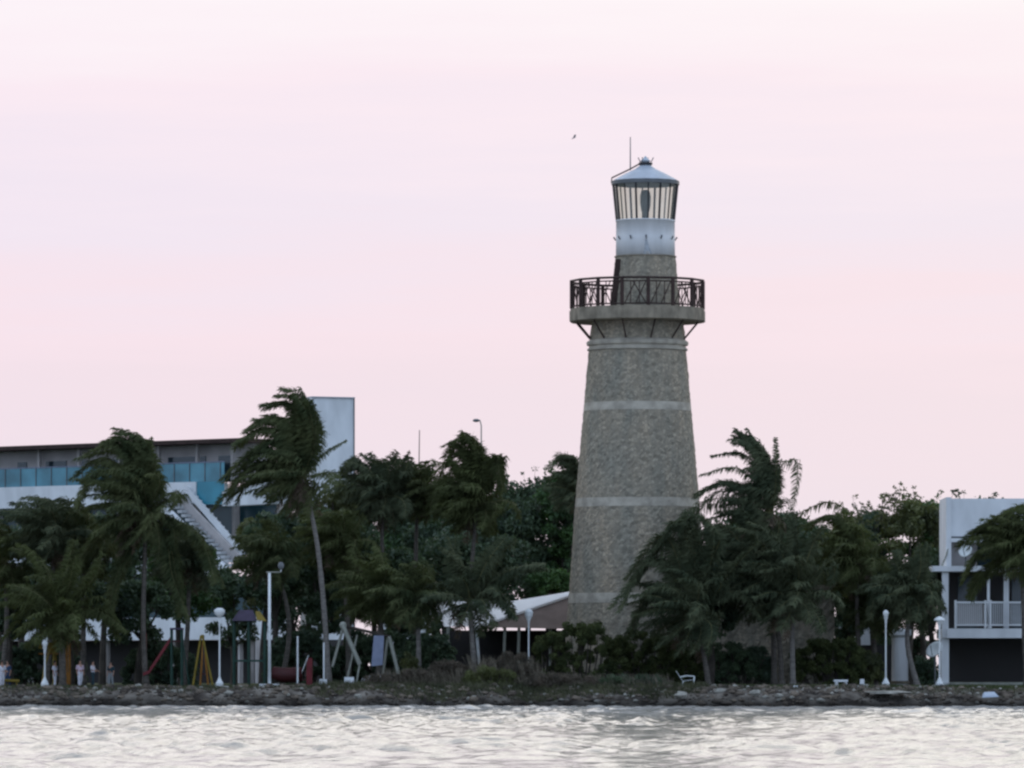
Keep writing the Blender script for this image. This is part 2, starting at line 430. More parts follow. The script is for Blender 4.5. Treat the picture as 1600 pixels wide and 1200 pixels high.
rw = np.random.default_rng(3)
WV = []
for _ in range(70):
    lam = math.exp(rw.uniform(math.log(0.6), math.log(6.0)))
    th = rw.normal(math.radians(205), 0.75)
    k = 2 * math.pi / lam
    WV.append((k * math.cos(th), k * math.sin(th), 0.0047 * lam ** 0.82 * rw.uniform(0.5, 1.5), rw.uniform(0, 6.28)))
def waves(gx, gy):
    z = np.zeros_like(gx)
    for kx, ky, a, ph in WV:
        z += a * np.sin(kx * gx + ky * gy + ph)
    # gusts: calmer and rougher patches
    g = 0.75 + 0.35 * np.sin(gx * 0.11 + gy * 0.035) * np.sin(gy * 0.05 - gx * 0.06 + 1.3)
    z = z * g
    z = np.where(z > 0, z * 1.35, z * 0.75)
    w = np.clip((60 - np.abs(gx)) / 20, 0, 1) * np.clip((gy - 90) / 20, 0, 1)
    return z * w
xs = np.concatenate([np.array([-3000, -1200, -500, -250, -120, -80]), np.arange(-60, -36, 0.8), np.arange(-36, 36, 0.16), np.arange(36, 60.1, 0.8), np.array([80, 120, 250, 500, 1200, 3000])])
ys = np.concatenate([np.array([-3000, -1000, -300, -50, 20, 60]), np.arange(90, 118, 1.0), np.arange(118, 343, 0.42), np.array([350, 400])])
grid_obj('water', xs, ys, waves, M['water'])

rg = np.random.default_rng(11)
GW = [(rg.uniform(0.3, 6), rg.uniform(0, 6.28), rg.uniform(0, 6.28)) for _ in range(26)]
def ground_z(gx, gy):
    n = np.zeros_like(gx)
    for k, th, ph in GW:
        n += np.sin(k * (gx * math.cos(th) + gy * math.sin(th)) + ph) / (k ** 0.6)
    n = n / 4.0
    edge = 340.6 + 0.9 * np.sin(gx * 0.23 + 1) + 0.5 * np.sin(gx * 0.9)
    t = np.clip((gy - edge) / 5.2, 0, 1)
    prof = -0.9 + (GZ + 0.85) * (t ** 0.55)
    rough = np.clip(1 - np.abs(t - 0.5) * 1.6, 0, 1)
    z = prof + n * 0.22 * rough
    z = np.where(t >= 1, GZ - 0.05 + 0.03 * n + np.clip((gy - edge - 5.2) / 3, 0, 1) * 0.05, z)
    return np.where(gy < 339, -1.5, z)
xs = np.concatenate([np.array([-4000, -1500, -500, -200, -90]), np.arange(-60, -36, 1.0), np.arange(-36, 36, 0.2), np.arange(36, 60.1, 1.0), np.array([90, 200, 500, 1500, 4000])])
ys = np.concatenate([np.array([336, 338.5]), np.arange(339, 350, 0.22), np.arange(350, 372, 2.0), np.array([380, 420, 480, 600, 900, 2000, 6000])])
grid_obj('ground', xs, ys, ground_z, M['ground'])

def gz_at(x, y):
    return float(ground_z(np.array([[x]], float), np.array([[y]], float))[0, 0])

# rubble on the bank
rb = np.random.default_rng(5)
def rock_verts(c, r, rng, flat=0.6):
    k, m = 6, 4
    vs = []; fs = []
    sx, sy, sz = rng.uniform(0.7, 1.5), rng.uniform(0.7, 1.3), rng.uniform(0.45, 0.9) * flat / 0.6
    for i in range(m + 1):
        ph = math.pi * i / m
        for j in range(k):
            th = 2 * math.pi * j / k
            rr = r * rng.uniform(0.75, 1.2)
            vs.append((c[0] + rr * sx * math.sin(ph) * math.cos(th), c[1] + rr * sy * math.sin(ph) * math.sin(th), c[2] + rr * sz * math.cos(ph)))
    for i in range(m):
        for j in range(k):
            fs.append((i * k + j, (i + 1) * k + j, (i + 1) * k + (j + 1) % k, i * k + (j + 1) % k))
    return vs, fs
mb = MB()
for _ in range(3600):
    x = rb.uniform(-36, 36); y = 340.6 + 6.2 * rb.beta(1.3, 1.1)
    r = 0.05 + 0.22 * rb.random() ** 4
    vs, fs = rock_verts((x, y, gz_at(x, y) + r * 0.25), r, rb)
    mb.add(vs, fs)
o = mb.build('rubble', M['rock']); o['kind'] = 'stuff'; tag(o, 'brown rubble of broken stones along the water edge', 'rubble')
mb = MB()
for _ in range(520):
    x = rb.uniform(-36, 36); y = 341 + 6 * rb.beta(1.8, 1.2)
    r = 0.05 + 0.11 * rb.random() ** 2
    vs, fs = rock_verts((x, y, gz_at(x, y) + r * 0.6), r, rb)
    mb.add(vs, fs)
o = mb.build('pale_rubble', M['palerock']); o['kind'] = 'stuff'; tag(o, 'scattered small pale stones among the darker shore rubble', 'rubble')

# grass tufts on the top of the bank
def blades(n, xr, yr, hgt, spread=0.35, seed=1, w=0.03):
    r = np.random.default_rng(seed)
    x = r.uniform(*xr, n); y = r.uniform(*yr, n)
    z = ground_z(x[None, :], y[None, :])[0] - 0.02
    h = hgt * r.uniform(0.4, 1.2, n)
    b = np.stack([x, y, z], -1)
    lean = np.stack([r.normal(-0.25, spread, n), r.normal(0, spread, n), np.ones(n)], -1) * h[:, None]
    a = r.uniform(0, 6.28, n); wv = np.stack([np.cos(a), np.sin(a), np.zeros(n)], -1) * w
    t = b + lean
    return np.stack([b - wv, b + wv, t + wv * 0.2, t - wv * 0.2], 1)
mb = MB()
mb.quads(blades(16000, (-36, 36), (344.5, 349.5), 0.20, seed=21, w=0.03))
mb.quads(blades(9000, (-12, 12), (343.5, 348.5), 0.38, seed=22, w=0.03))
mb.quads(blades(6000, (-36, 36), (349, 356), 0.14, seed=23, w=0.03))
o = mb.build('grass', M['grass']); o['kind'] = 'stuff'; tag(o, 'dry low grass along the top of the rocky bank', 'grass')

# boulders one can pick out
def boulder(x, y, Y, r, label, m='palerock', name='boulder', seed=0, sc3=(1, 1, 1)):
    rng = np.random.default_rng(900 + seed)
    c = P(x, y, Y)
    mb = MB(); r = r * (.8 if sc3[0] == 1 else 1); mb.ball((0, 0, 0), r, 9, 6, (1.25 * sc3[0], 1.0 * sc3[1], 0.7 * sc3[2]), 0.26, rng)
    o = mb.build(name, M[m]); 
    g = gz_at(c[0], Y)
    o.location = (c[0], Y, max(c[2], g + r * 0.2 * sc3[2]))
    return tag(o, label, 'rock')
BO = [(41, 1090, 341.8, .20, 'rounded pale boulder low on the bank below the left playground'),
      (155, 1083, 343.2, .22, 'squarish whitish boulder on the bank right of the white dressed person'),
      (271, 1080, 344.5, .20, 'small white boulder on the bank top left of the yellow swing frame'),
      (357, 1083, 343.5, .30, 'largest whitish boulder beside the foot of the left globe lamp post'),
      (800, 1083, 343.5, .28, 'brownish boulder on the bank below the dry scrub'),
      (1065, 1086, 342.5, .42, 'broad tan boulder on the bank right under the white lawn chair'),
      (1125, 1082, 343.5, .34, 'tan boulder with flat top right of the white lawn chair'),
      (1180, 1083, 343.2, .36, 'light grey boulder on the bank below the leaning palm trunks'),
      (1218, 1087, 342.6, .26, 'narrow pale boulder just left of the white marker stone'),
      (1282, 1094, 341.3, .26, 'white boulder at the waterline below the white bench'),
      (740, 1092, 341.8, .28, 'grey boulder at the waterline below the tent'),
      (560, 1088, 342.5, .25, 'dull brown boulder on the bank below the pale wooden frame')]
for i, (x, y, Y, r, lb) in enumerate(BO):
    boulder(x, y, Y, r, lb, 'palerock' if ('pale' in lb or 'whit' in lb or 'light' in lb) else 'rock', seed=i)
o = boulder(1388, 1082, 343.0, .9, 'long flat pale ledge of rock overhanging the bank below the two right lamp posts', name='rock_ledge', seed=40, sc3=(1.35, .8, .16))
# pale blue slab on the rocks at right
mb = MB(); a, b_ = X(1534, 342.6), X(1560, 342.6); z0 = Z(1090, 342.6)
mb.hexa([(a, 342.2, z0), (b_, 342.2, z0 + .05), (b_ - .1, 343.3, z0 + .25), (a + .1, 343.3, z0 + .2),
         (a + .12, 342.25, z0 + .12), (b_ - .1, 342.25, z0 + .17), (b_ - .2, 343.2, z0 + .36), (a + .2, 343.2, z0 + .33)])
o = mb.build('slab', mat('pale_blue_slab', (0.36, 0.42, 0.50), 0.7)); tag(o, 'pale blue slab lying tilted on the rocks below the right house', 'slab')

# ------------------------------------------------------------------ lighthouse
TY = 360.0; S = TY / F
CX = X(996, TY)
lh = thing('lighthouse', 'tall tapering rubble stone lighthouse with white lantern and iron gallery', 'lighthouse', (CX, TY, GZ))
def tz(y): return Z(y, TY)
def tr(p): return p * S
def rad_at(y):
    return tr(np.interp(y, [480, 505, 531, 548, 640, 780, 930, 980, 1075], [70.5, 71.5, 75, 76, 84, 96.5, 107, 111, 117]))
def seg(name, ys, mt, off=0.0, k=96, smooth=False):
    prof = [(rad_at(y) + off, tz(y)) for y in ys]
    return MB().lathe(prof, CX, TY, k, cap=True).build(name, M[mt], lh, smooth)
def rough_seg(name, y0, y1, n, off=0.0):
    # rubble wall: real unevenness on the surface
    r = np.random.default_rng(int(y0)); k = 150
    prof = np.linspace(y0, y1, n); vs = []; fs = []
    for i, y in enumerate(prof):
        for j in range(k):
            th = 2 * math.pi * j / k
            d = 0 if i in (0, n - 1) else r.normal(0, 0.018)
            rr = rad_at(y) + off + d
            vs.append((CX + rr * math.cos(th), TY + rr * math.sin(th), tz(y)))
    for i in range(n - 1):
        for j in range(k):
            fs.append((i * k + j, i * k + (j + 1) % k, (i + 1) * k + (j + 1) % k, (i + 1) * k + j))
    fs.append(tuple(range(k - 1, -1, -1))); fs.append(tuple((n - 1) * k + j for j in range(k)))
    return MB().add(vs, fs).build(name, M['stone'], lh)
rough_seg('stone_wall', 1075, 943, 28); seg('mortar_band', [942.9, 937, 927.1], 'stone_band', 0.03)
rough_seg('stone_wall', 927, 793, 28); seg('mortar_band', [792.9, 779.1], 'stone_band', 0.01)
rough_seg('stone_wall', 779, 643, 28); seg('mortar_band', [642.9, 630.1], 'stone_band', 0.01)
rough_seg('stone_wall', 630, 549, 18)
prof = [(tr(p), tz(y)) for p, y in [(76, 548.9), (78.5, 548), (78.5, 545.5), (76, 544), (75.5, 541), (79, 540), (80, 536), (78, 533.5), (75, 532), (74, 531)]]
MB().lathe(prof, CX, TY, 96).build('cornice', M['stone_band'], lh)
rough_seg('neck_wall', 530.9, 504, 8)
# gallery slab: 16 sides
A0 = math.radians(8) - math.pi / 2
RS = tr(107.5)
prof = [(RS - .12, tz(503.9)), (RS, tz(502.5)), (RS, tz(487)), (RS - .06, tz(486.8)), (RS - .06, tz(483))]
MB().lathe(prof, CX, TY, 16, a0=A0).build('gallery_slab', M['concrete'], lh)
# small drain blocks under the slab edge
zt, zb = tz(440), tz(483)
RR = tr(104)
rail = MB()
ang = [A0 + 2 * math.pi * i / 16 for i in range(17)]
pt = lambda a, r, z: np.array([CX + r * math.cos(a), TY + r * math.sin(a), z])
for z_, rr_ in ((zt, .075), (zt - .22, .045), (zb + .12, .05)):
    rail.tube([pt(a, RR, z_) for a in ang], rr_, 6, cap=False)
rl = rail.build('railing', M['rust'], lh)
for i in range(16):
    MB().tube([pt(ang[i], RR, zb), pt(ang[i], RR, zt + .05)], .12, 6).build('railing_post', M['rust'], rl)
    a, b_ = ang[i], ang[i + 1]
    def lerp(u, z): return pt(a, RR, z) * (1 - u) + pt(b_, RR, z) * u
    br = MB()
    br.tube([lerp(.10, zb + .12), lerp(.52, zt - .2)], .035, 4); br.tube([lerp(.52, zb + .12), lerp(.92, zt - .2)], .035, 4)
    br.tube([lerp(.33, zb + .12), lerp(.33, zt - .2)], .032, 4); br.tube([lerp(.66, zb + .12), lerp(.66, zt - .2)], .032, 4)
    if i % 2:
        br.tube([lerp(.92, zb + .12), lerp(.4, zt - .2)], .035, 4)
    br.build('railing_brace', M['rust'], rl)
for i in range(12):
    a = math.radians(15 + 30 * i)
    MB().tube([pt(a, rad_at(531) - .02, tz(531)), pt(a, RS - .4, tz(504))], .055, 5).build('bracket', M['rust'], lh)
# upper stage, set off to the right of the shaft axis as in the photograph
UX = X(1008.5, TY)
ust = []
r = np.random.default_rng(77); k = 90; vs = []; fs = []
for i, y in enumerate(np.linspace(483.1, 402, 16)):
    for j in range(k):
        rr = tr(np.interp(y, [402, 483], [47, 53])) + (0 if i in (0, 15) else r.normal(0, 0.018)); th = 2 * math.pi * j / k
        vs.append((UX + rr * math.cos(th), TY + rr * math.sin(th), tz(y)))
for i in range(15):
    for j in range(k): fs.append((i * k + j, i * k + (j + 1) % k, (i + 1) * k + (j + 1) % k, (i + 1) * k + j))
fs.append(tuple(range(k - 1, -1, -1))); fs.append(tuple(15 * k + j for j in range(k)))
MB().add(vs, fs).build('upper_stone_wall', M['stone'], lh)
prof = [(tr(48), tz(402.5)), (tr(48.6), tz(402)), (tr(48.6), tz(400.6)), (tr(46.5), tz(400.2))]
MB().lathe(prof, UX, TY, 64).build('stone_lip', M['concrete'], lh)
# open door at the left side of the upper stage
d0 = P(954, 482.9, TY - .9); d1 = P(962, 405, TY - .9)
w = .36
MB().hexa([(d0[0] - .05, TY - 1.1, d0[2]), (d0[0] + w, TY - 1.1, d0[2]), (d0[0] + w, TY - .2, d0[2]), (d0[0] - .05, TY - .2, d0[2]),
           (d1[0] - .02, TY - 1.1, d1[2]), (d1[0] + w - .03, TY - 1.1, d1[2]), (d1[0] + w - .03, TY - .2, d1[2]), (d1[0] - .02, TY - .2, d1[2])]).build('gallery_door', M['rust'], lh)
# white drum
dr = MB().lathe([(tr(46.3), tz(400.1)), (tr(46), tz(372)), (tr(45.8), tz(346.5)), (tr(46.8), tz(346.3)), (tr(46.8), tz(344.5))], UX, TY, 64).build('lantern_drum', M['drumpaint'], lh, True)
for i in range(12):
    a = math.radians(-90 + 30 * i)
    c = np.array([UX + tr(46.3) * math.cos(a), TY + tr(46.3) * math.sin(a), tz(376)])
    MB().tube([c, c + np.array([.13 * math.cos(a), .13 * math.sin(a), .22])], [.035, .06], 5).build('drum_spout', M['greymetal'], dr)
# stain streak on the drum: a run of rust-grey below the middle spout
st = MB(); q = []
for i in range(7):
    z0_, z1_ = tz(377) - i * .16, tz(377) - (i + 1) * .16
    w0, w1 = .05 + .035 * i, .05 + .035 * (i + 1)
    xo = .02 * i
    R_ = tr(46.3) + .008
    def sp_(dx, z): 
        a_ = -math.pi / 2 + dx / R_
        return (UX + R_ * math.cos(a_), TY + R_ * math.sin(a_), z)
    q.append([sp_(xo - w0, z0_), sp_(xo + w0, z0_), sp_(xo + w1, z1_), sp_(xo - w1, z1_)])
st.quads(np.array(q)).build('stain', mat('rust_grey_stain', (0.40, 0.43, 0.46), 0.8, 0.3, 5), dr)
# lantern: 16 flared panes
KN = 16; LA0 = math.radians(4)
r0, r1, z0, z1 = tr(45.5), tr(51), tz(344.4), tz(289.5)
lan = MB().lathe([(tr(50.6), z1), (tr(53.2), tz(289)), (tr(53.2), tz(284)), (tr(51), tz(283))], UX, TY, 32).build('eave_ring', M['greymetal'], lh)
for i in range(KN):
    a, b_ = LA0 + 2 * math.pi * i / KN, LA0 + 2 * math.pi * (i + 1) / KN
    mpt = lambda a_, r_, z_: np.array([UX + r_ * math.cos(a_), TY + r_ * math.sin(a_), z_])
    MB().add([mpt(a, r0 - .02, z0), mpt(b_, r0 - .02, z0), mpt(b_, r1 - .02, z1), mpt(a, r1 - .02, z1)], [(0, 1, 2, 3)]).build('lantern_pane', M['lantern_glass'], lh)
    MB().tube([mpt(a, r0, z0 - .01), mpt(a, r1, z1)], .075 if i % 2 else .05, 5).build('mullion', M['darkmetal'], lh)
lamp = MB()
lamp.lathe([(.16, z0), (.14, z0 + .45), (.26, z0 + .6), (.33, z0 + 1.0), (.35, z0 + 1.5), (.28, z0 + 1.85), (.12, z0 + 1.95)], UX, TY, 16)
lamp.build('lamp', M['greymetal'], lh, True)
MB().lathe([(tr(52.5), tz(282.9)), (tr(44), tz(278)), (tr(30), tz(270.5)), (tr(17), tz(264.5)), (tr(10.5), tz(260)), (tr(9), tz(258.5))], UX, TY, 16).build('lantern_roof', M['roofmetal'], lh)
MB().lathe([(tr(9), tz(258.4)), (tr(11), tz(257)), (tr(11), tz(254.5)), (tr(8), tz(254))], UX, TY, 16).build('roof_collar', M['darkmetal'], lh)
fin = MB().lathe([(tr(6), tz(253.9)), (tr(8), tz(251)), (tr(4), tz(248)), (tr(1), tz(244))], UX, TY, 12).build('finial', M['roofmetal'], lh)
for dx, dy in ((-11, 0), (12, 0), (4, 5), (-5, -5)):
    b0 = np.array([UX + tr(dx * .7), TY + tr(dy), tz(254)])
    MB().tube([b0, b0 + np.array([tr(dx * .35), 0, tr(8)])], .03, 4).build('spike', M['greymetal'], fin)
MB().tube([(X(985, TY), TY, tz(266)), (X(985, TY), TY, tz(214))], [.045, .03], 5).build('antenna', M['greymetal'], lh)
MB().tube([(X(955.5, TY), TY, tz(286)), (X(956, TY), TY, tz(278)), (X(985, TY), TY, tz(264)), (X(1003, TY), TY, tz(254))], .05, 5).build('roof_handrail', M['rust'], lh)

# stone annex at the foot
ax = thing('stone_annex', 'low rubble stone annex behind the palms right of the lighthouse', 'building', (X(1190, 362), 362, GZ))
mb = MB(); rr = np.random.default_rng(8)
x0, x1 = X(1112, 358), X(1304, 358); z0, z1 = GZ - .1, Z(920, 358)
nx, nz = 40, 24; vs = []; fs = []
for i in range(nz + 1):
    for j in range(nx + 1):
        edge = i in (0, nz) or j in (0, nx)
        vs.append((x0 + (x1 - x0) * j / nx, 358 + (0 if edge else rr.normal(0, .03)), z0 + (z1 - z0) * i / nz))
for i in range(nz):
    for j in range(nx): a = i * (nx + 1) + j; fs.append((a, a + 1, a + nx + 2, a + nx + 1))
n0 = len(vs); vs += [(x0, 364, z0), (x1, 364, z0), (x1, 364, z1), (x0, 364, z1)]
c = [0, nx, (nz + 1) * (nx + 1) - 1, nz * (nx + 1)]
fs += [(c[1], n0 + 1, n0 + 2, c[2]), (c[0], c[3], n0 + 3, n0), (n0, n0 + 3, n0 + 2, n0 + 1)]
mb.add(vs, fs).build('wall', M['stone'], ax)
MB().box(x0 - .1, x1 + .1, 357.8, 364.1, z1 + .002, z1 + .25).build('roof', M['concrete'], ax)

# ------------------------------------------------------------------ buildings
class Fac:
    def __init__(s, x, Y, deg, xref):
        s.A = np.array([X(x, Y), Y]); s.c, s.s = math.cos(math.radians(deg)), math.sin(math.radians(deg)); s.xr = xref
    def u(s, x):
        k = (x - 800.0) / F
        return (k * s.A[1] - s.A[0]) / (s.c - k * s.s)
    def z(s, y, x=None):
        u = s.u(s.xr if x is None else x)
        return Z(y, s.A[1] + u * s.s)
    def pt(s, u, w, z): return (s.A[0] + u * s.c - w * s.s, s.A[1] + u * s.s + w * s.c, z)
    def box(s, mb, x0, x1, y0, y1, w0, w1, x=None):
        u0, u1 = s.u(x0), s.u(x1); z0, z1 = s.z(y1, x), s.z(y0, x)
        return mb.hexa([s.pt(u0, w0, z0), s.pt(u1, w0, z0), s.pt(u1, w1, z0), s.pt(u0, w1, z0), s.pt(u0, w0, z1), s.pt(u1, w0, z1), s.pt(u1, w1, z1), s.pt(u0, w1, z1)])
    def bb(s, x0, x1, y0, y1, w0, w1, x=None): return s.box(MB(), x0, x1, y0, y1, w0, w1, x)

hf = Fac(360, 440, -40, 300)
ht = thing('hotel', 'long white hotel with blue glass balconies and outside stair behind the left palms', 'building', (hf.A[0], 440, GZ))
# at x=300: roof 690, floor slab 755..787
hf.bb(-420, 384, 687.5, 694, -.5, 3.6).build('roof', M['rust'], ht)
hf.bb(-418, 375, 694.1, 752, 1.5, 3.4).build('wall', M['facade_grey'], ht)
for (a, b_) in ((-150, -110), (8, 22), (52, 84), (100, 118), (140, 175), (243, 302), (322, 345)):
    hf.bb(a, b_, 712, 753, 1.42, 1.499).build('window', M['darkglass'], ht)
for a in (-60, 50, 112, 176, 237, 297, 352):
    hf.bb(a, a + 3.0, 694.1, 752, .6, .9).build('column', M['facade_grey'], ht)
g = hf.bb(-418, 350, 724, 753, .0, .06).build('balustrade', M['glassrail'], ht)
for a in range(-400, 350, 24):
    hf.bb(a, a + 1.0, 723.5, 753, -.05, -.002).build('balustrade_post', M['greymetal'], g)
hf.bb(-418, 350, 722, 723.4, -.05, .1).build('balustrade_rail', M['bluegrey'], g)
hf.bb(-420, 310, 753.2, 787, -.3, 3.4).build('floor_slab', M['whitepaint'], ht)
hf.bb(-419, 400, 787.2, 866, 3.0, 3.9).build('wall', M['tealglass'], ht)
hf.bb(-420, 44, 866.2, 878, -.3, 3.5).build('floor_slab', M['whitepaint'], ht)
hf.bb(44.2, 310, 866.2, 900, -.1, 3.5).build('floor_slab', M['whitepaint'], ht)
hf.bb(-419, 400, 900.2, 965, 3.0, 3.9).build('wall', M['tealglass'], ht)
for a in (-180, -120, -40, 30, 90, 150, 210, 270, 330, 400):
    hf.bb(a, a + 4, 787.2, 866, 2.4, 2.99).build('column', M['facade_grey'], ht)
# blue glass screens at the stair head
hf.bb(310.2, 352, 753.4, 789, -.2, -.1).build('glass_screen', mat('bright_blue_glass', (0.06, 0.27, 0.36), 0.3, 0.2, 0.7), ht)
# parapet rising to the right
u0, u1 = hf.u(352.5), hf.u(455)
zz = lambda y, x: hf.z(y, x)
MB().hexa([hf.pt(u0, -.4, zz(791, 352)), hf.pt(u1, -.4, zz(786, 455)), hf.pt(u1, 1, zz(786, 455)), hf.pt(u0, 1, zz(791, 352)),
           hf.pt(u0, -.4, zz(768, 352)), hf.pt(u1, -.4, zz(738, 455)), hf.pt(u1, 1, zz(738, 455)), hf.pt(u0, 1, zz(768, 352))]).build('parapet', M['whitepaint'], ht)
# outside stair: two white stringers with grey steps between
def sloped(xa, ya, xb, yb, th, w0, w1):
    ua, ub = hf.u(xa), hf.u(xb)
    return [hf.pt(ua, w0, zz(ya + th, xa)), hf.pt(ub, w0, zz(yb + th, xb)), hf.pt(ub, w1, zz(yb + th, xb)), hf.pt(ua, w1, zz(ya + th, xa)),
            hf.pt(ua, w0, zz(ya, xa)), hf.pt(ub, w0, zz(yb, xb)), hf.pt(ub, w1, zz(yb, xb)), hf.pt(ua, w1, zz(ya, xa))]
stair = MB().hexa(sloped(282, 787, 384, 890, 22, -2.2, -1.7)).build('stair_stringer', M['whitepaint'], ht)
MB().hexa(sloped(300, 760, 388, 862, 12, -.65, -.4)).build('stair_stringer', M['whitepaint'], ht)
for i in range(16):
    t = (i + .5) / 16
    xa, ya = 286 + 98 * t, 783 + 103 * t
    hf.bb(xa - 1, xa + 5.8, ya - 1.5, ya + 3, -1.69, -1.01, x=xa).build('stair_step', M['stepgrey'], ht)
MB().hexa(sloped(287, 766, 388, 869, 22, -1.0, -.7)).build('stair_slab', M['facade_grey'], ht)
for i in range(14):
    xa = 304 + 5.8 * i; ya = 762 + (xa - 300) * 102 / 88
    hf.bb(xa, xa + 1.4, ya - 5, ya + 1, -.6, -.5, x=xa).build('stair_baluster', M['whitepaint'], ht)
hf.bb(-420, 416, 965.2, 1000, -1.5, 3).build('terrace_slab', M['whitepaint'], ht)
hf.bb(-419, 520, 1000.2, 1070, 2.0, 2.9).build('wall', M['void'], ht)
for a in (-100, 20, 60, 180, 286, 300, 388, 405, 415):
    hf.bb(a, a + 3, 1000.2, 1070, -1.2, -.8).build('column', M['facade_grey'], ht)

tb = thing('tower_block', 'plain pale blue-white tower block behind the tall windswept palm', 'building', (X(516, 450), 450, GZ))
tf = Fac(553.5, 447, 24, 516)
tf.bb(487, 553.5, 621.5, 1068, 0, 2.4).build('wall', M['whitepaint'], tb)
tf.bb(486.3, 554.2, 620, 621.4, -.12, 2.5).build('roof_edge', M['roofmetal'], tb)
tf.bb(552.5, 553.6, 621.6, 1066, -.10, -.002).build('corner_trim', M['greymetal'], tb)

wb = thing('white_house', 'small pale house glimpsed between the palm trunks left of the middle', 'house', (X(634, 470), 470, GZ))
MB().pbox(598, 672, 806, 1066, 470, 9).build('wall', M['whitepaint'], wb)
MB().pbox(595, 675, 800, 805.9, 469.6, 9.8).build('roof', M['facade_grey'], wb)
for a in (606, 628, 650):
    MB().pbox(a, a + 12, 850, 880, 469.93, .06).build('window', M['darkglass'], wb)

# tent / restaurant
te = thing('restaurant_tent', 'open pavilion with white membrane and brown hipped roof left of the lighthouse', 'pavilion', (X(780, 370), 370, GZ))
Yt = 368.0
def pp(x, y, Y): return tuple(P(x, y, Y))
def prism(pts_front, pts_back):
    n = len(pts_front); v = list(pts_front) + list(pts_back)
    f = [tuple(range(n)), tuple(range(2 * n - 1, n - 1, -1))] + [(i, i + n, (i + 1) % n + n, (i + 1) % n) for i in range(n)]
    return MB().add(v, f)
prism([pp(674, 936, Yt), pp(694, 979, Yt - 3), pp(746, 979, Yt - 3), pp(800, 960, Yt - 1), pp(905, 924, Yt + 1.5), pp(798, 941, Yt + 1.5)],
      [pp(674, 933, Yt + .3), pp(694, 979, Yt + 3), pp(746, 979, Yt + 3), pp(800, 958, Yt + 3), pp(905, 922, Yt + 4), pp(798, 939.5, Yt + 4)]).build('membrane_roof', M['canvas'], te)
MB().add([pp(748, 980, Yt - 3.4), pp(892, 931, Yt - .5), pp(1005, 985, Yt - 3.4), pp(900, 935, Yt + 8), pp(1005, 985, Yt + 8), pp(748, 980, Yt + 8)],
         [(0, 2, 1), (1, 2, 4, 3), (0, 1, 3, 5), (0, 5, 4, 2), (3, 4, 5)]).build('tiled_roof', M['brownroof'], te)
MB().tube([pp(747, 979.5, Yt - 3.5), pp(892, 930.3, Yt - .6)], .12, 5).build('ridge_trim', M['canvas'], te)
for (xa, xb) in ((744, 751), (789, 786), (811, 809), (860, 860), (700, 700)):
    MB().tube([pp(xb, 1066, Yt - 3), pp(xa, 980, Yt - 3)], .10, 6).build('post', M['palewood'] if xa != 744 else M['lamp_white'], te)
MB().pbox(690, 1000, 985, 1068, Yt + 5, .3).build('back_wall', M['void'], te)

# right house
rf = Fac(1472, 364, -.5, 1472)
rh = thing('modern_house', 'white two storey modern house with railed balcony at the right edge', 'house', (rf.A[0], 364, GZ))
def rz(x0, x1, y0, y1, w0, w1, m, name, parent=None): return rf.bb(x0, x1, y0, y1, w0, w1, 1470).build(name, M[m], parent or rh)
rz(1486.2, 1760, 779, 838, .0, 6.4, 'whitepaint', 'upper_wall')
rz(1478, 1486, 777, 884.5, -.25, 6.3, 'whitepaint', 'corner_wall')
rz(1486, 1760, 838.2, 841, -.30, 3, 'greymetal', 'canopy_flashing')
rz(1486, 1760, 841.2, 847, -.35, 3, 'whitepaint', 'canopy')
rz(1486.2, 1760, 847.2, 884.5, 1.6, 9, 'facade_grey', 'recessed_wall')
rz(1530, 1560, 850, 884, 1.5, 1.599, 'darkglass', 'window'); rz(1580, 1625, 850, 884, 1.5, 1.599, 'darkglass', 'window')
MB().tube([rf.pt(rf.u(1484), -.1, rf.z(847)), rf.pt(rf.u(1478), -.3, rf.z(868)), rf.pt(rf.u(1471), -.5, rf.z(884))], .06, 5).build('drain_pipe', M['palewood'], rh)
rz(1455, 1760, 884.7, 893, -.9, 2.2, 'whitepaint', 'middle_slab')
rz(1471, 1481, 893.2, 996.5, -.7, -.2, 'whitepaint', 'corner_column')
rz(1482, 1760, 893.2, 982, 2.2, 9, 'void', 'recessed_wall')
rz(1500, 1530, 900, 982, 2.1, 2.199, 'darkglass', 'window'); rz(1585, 1640, 900, 982, 2.1, 2.199, 'darkglass', 'window')
rz(1542, 1546, 893.2, 982, -.3, .0, 'whitepaint', 'balcony_column'); rz(1569, 1577, 893.2, 982, .3, .7, 'whitepaint', 'balcony_column')
rz(1478, 1760, 982.2, 997, -.9, 9, 'whitepaint', 'balcony_slab')
bal = rz(1490, 1760, 940, 943, -.88, -.76, 'whitepaint', 'balcony_railing')
rz(1490, 1760, 975.5, 978, -.88, -.76, 'whitepaint', 'bottom_rail', bal)
rz(1490, 1536.5, 943.2, 975.3, -.70, -.66, 'facade_grey', 'privacy_panel', bal)
for a in (1490, 1536.5, 1544.5, 1620, 1690):
    rz(a, a + 3.2, 938, 982, -.93, -.70, 'whitepaint', 'railing_post', bal)
a = 1494.0
while a < 1660:
    if not (1534 < a < 1549):
        rz(a, a + 1.1, 943.2, 975.3, -.85, -.79, 'whitepaint', 'baluster', bal)
    a += 3.1
rz(1470, 1482, 997.2, 1066, -.5, .6, 'whitepaint', 'ground_column')
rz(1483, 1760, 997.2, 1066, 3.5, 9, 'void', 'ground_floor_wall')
rz(1482.2, 1760, 1066.2, 1072, -.9, 3.4, 'palewood', 'plinth')
rz(1470, 1482, 1066.2, 1073, -.6, 1, 'whitepaint', 'column_base')
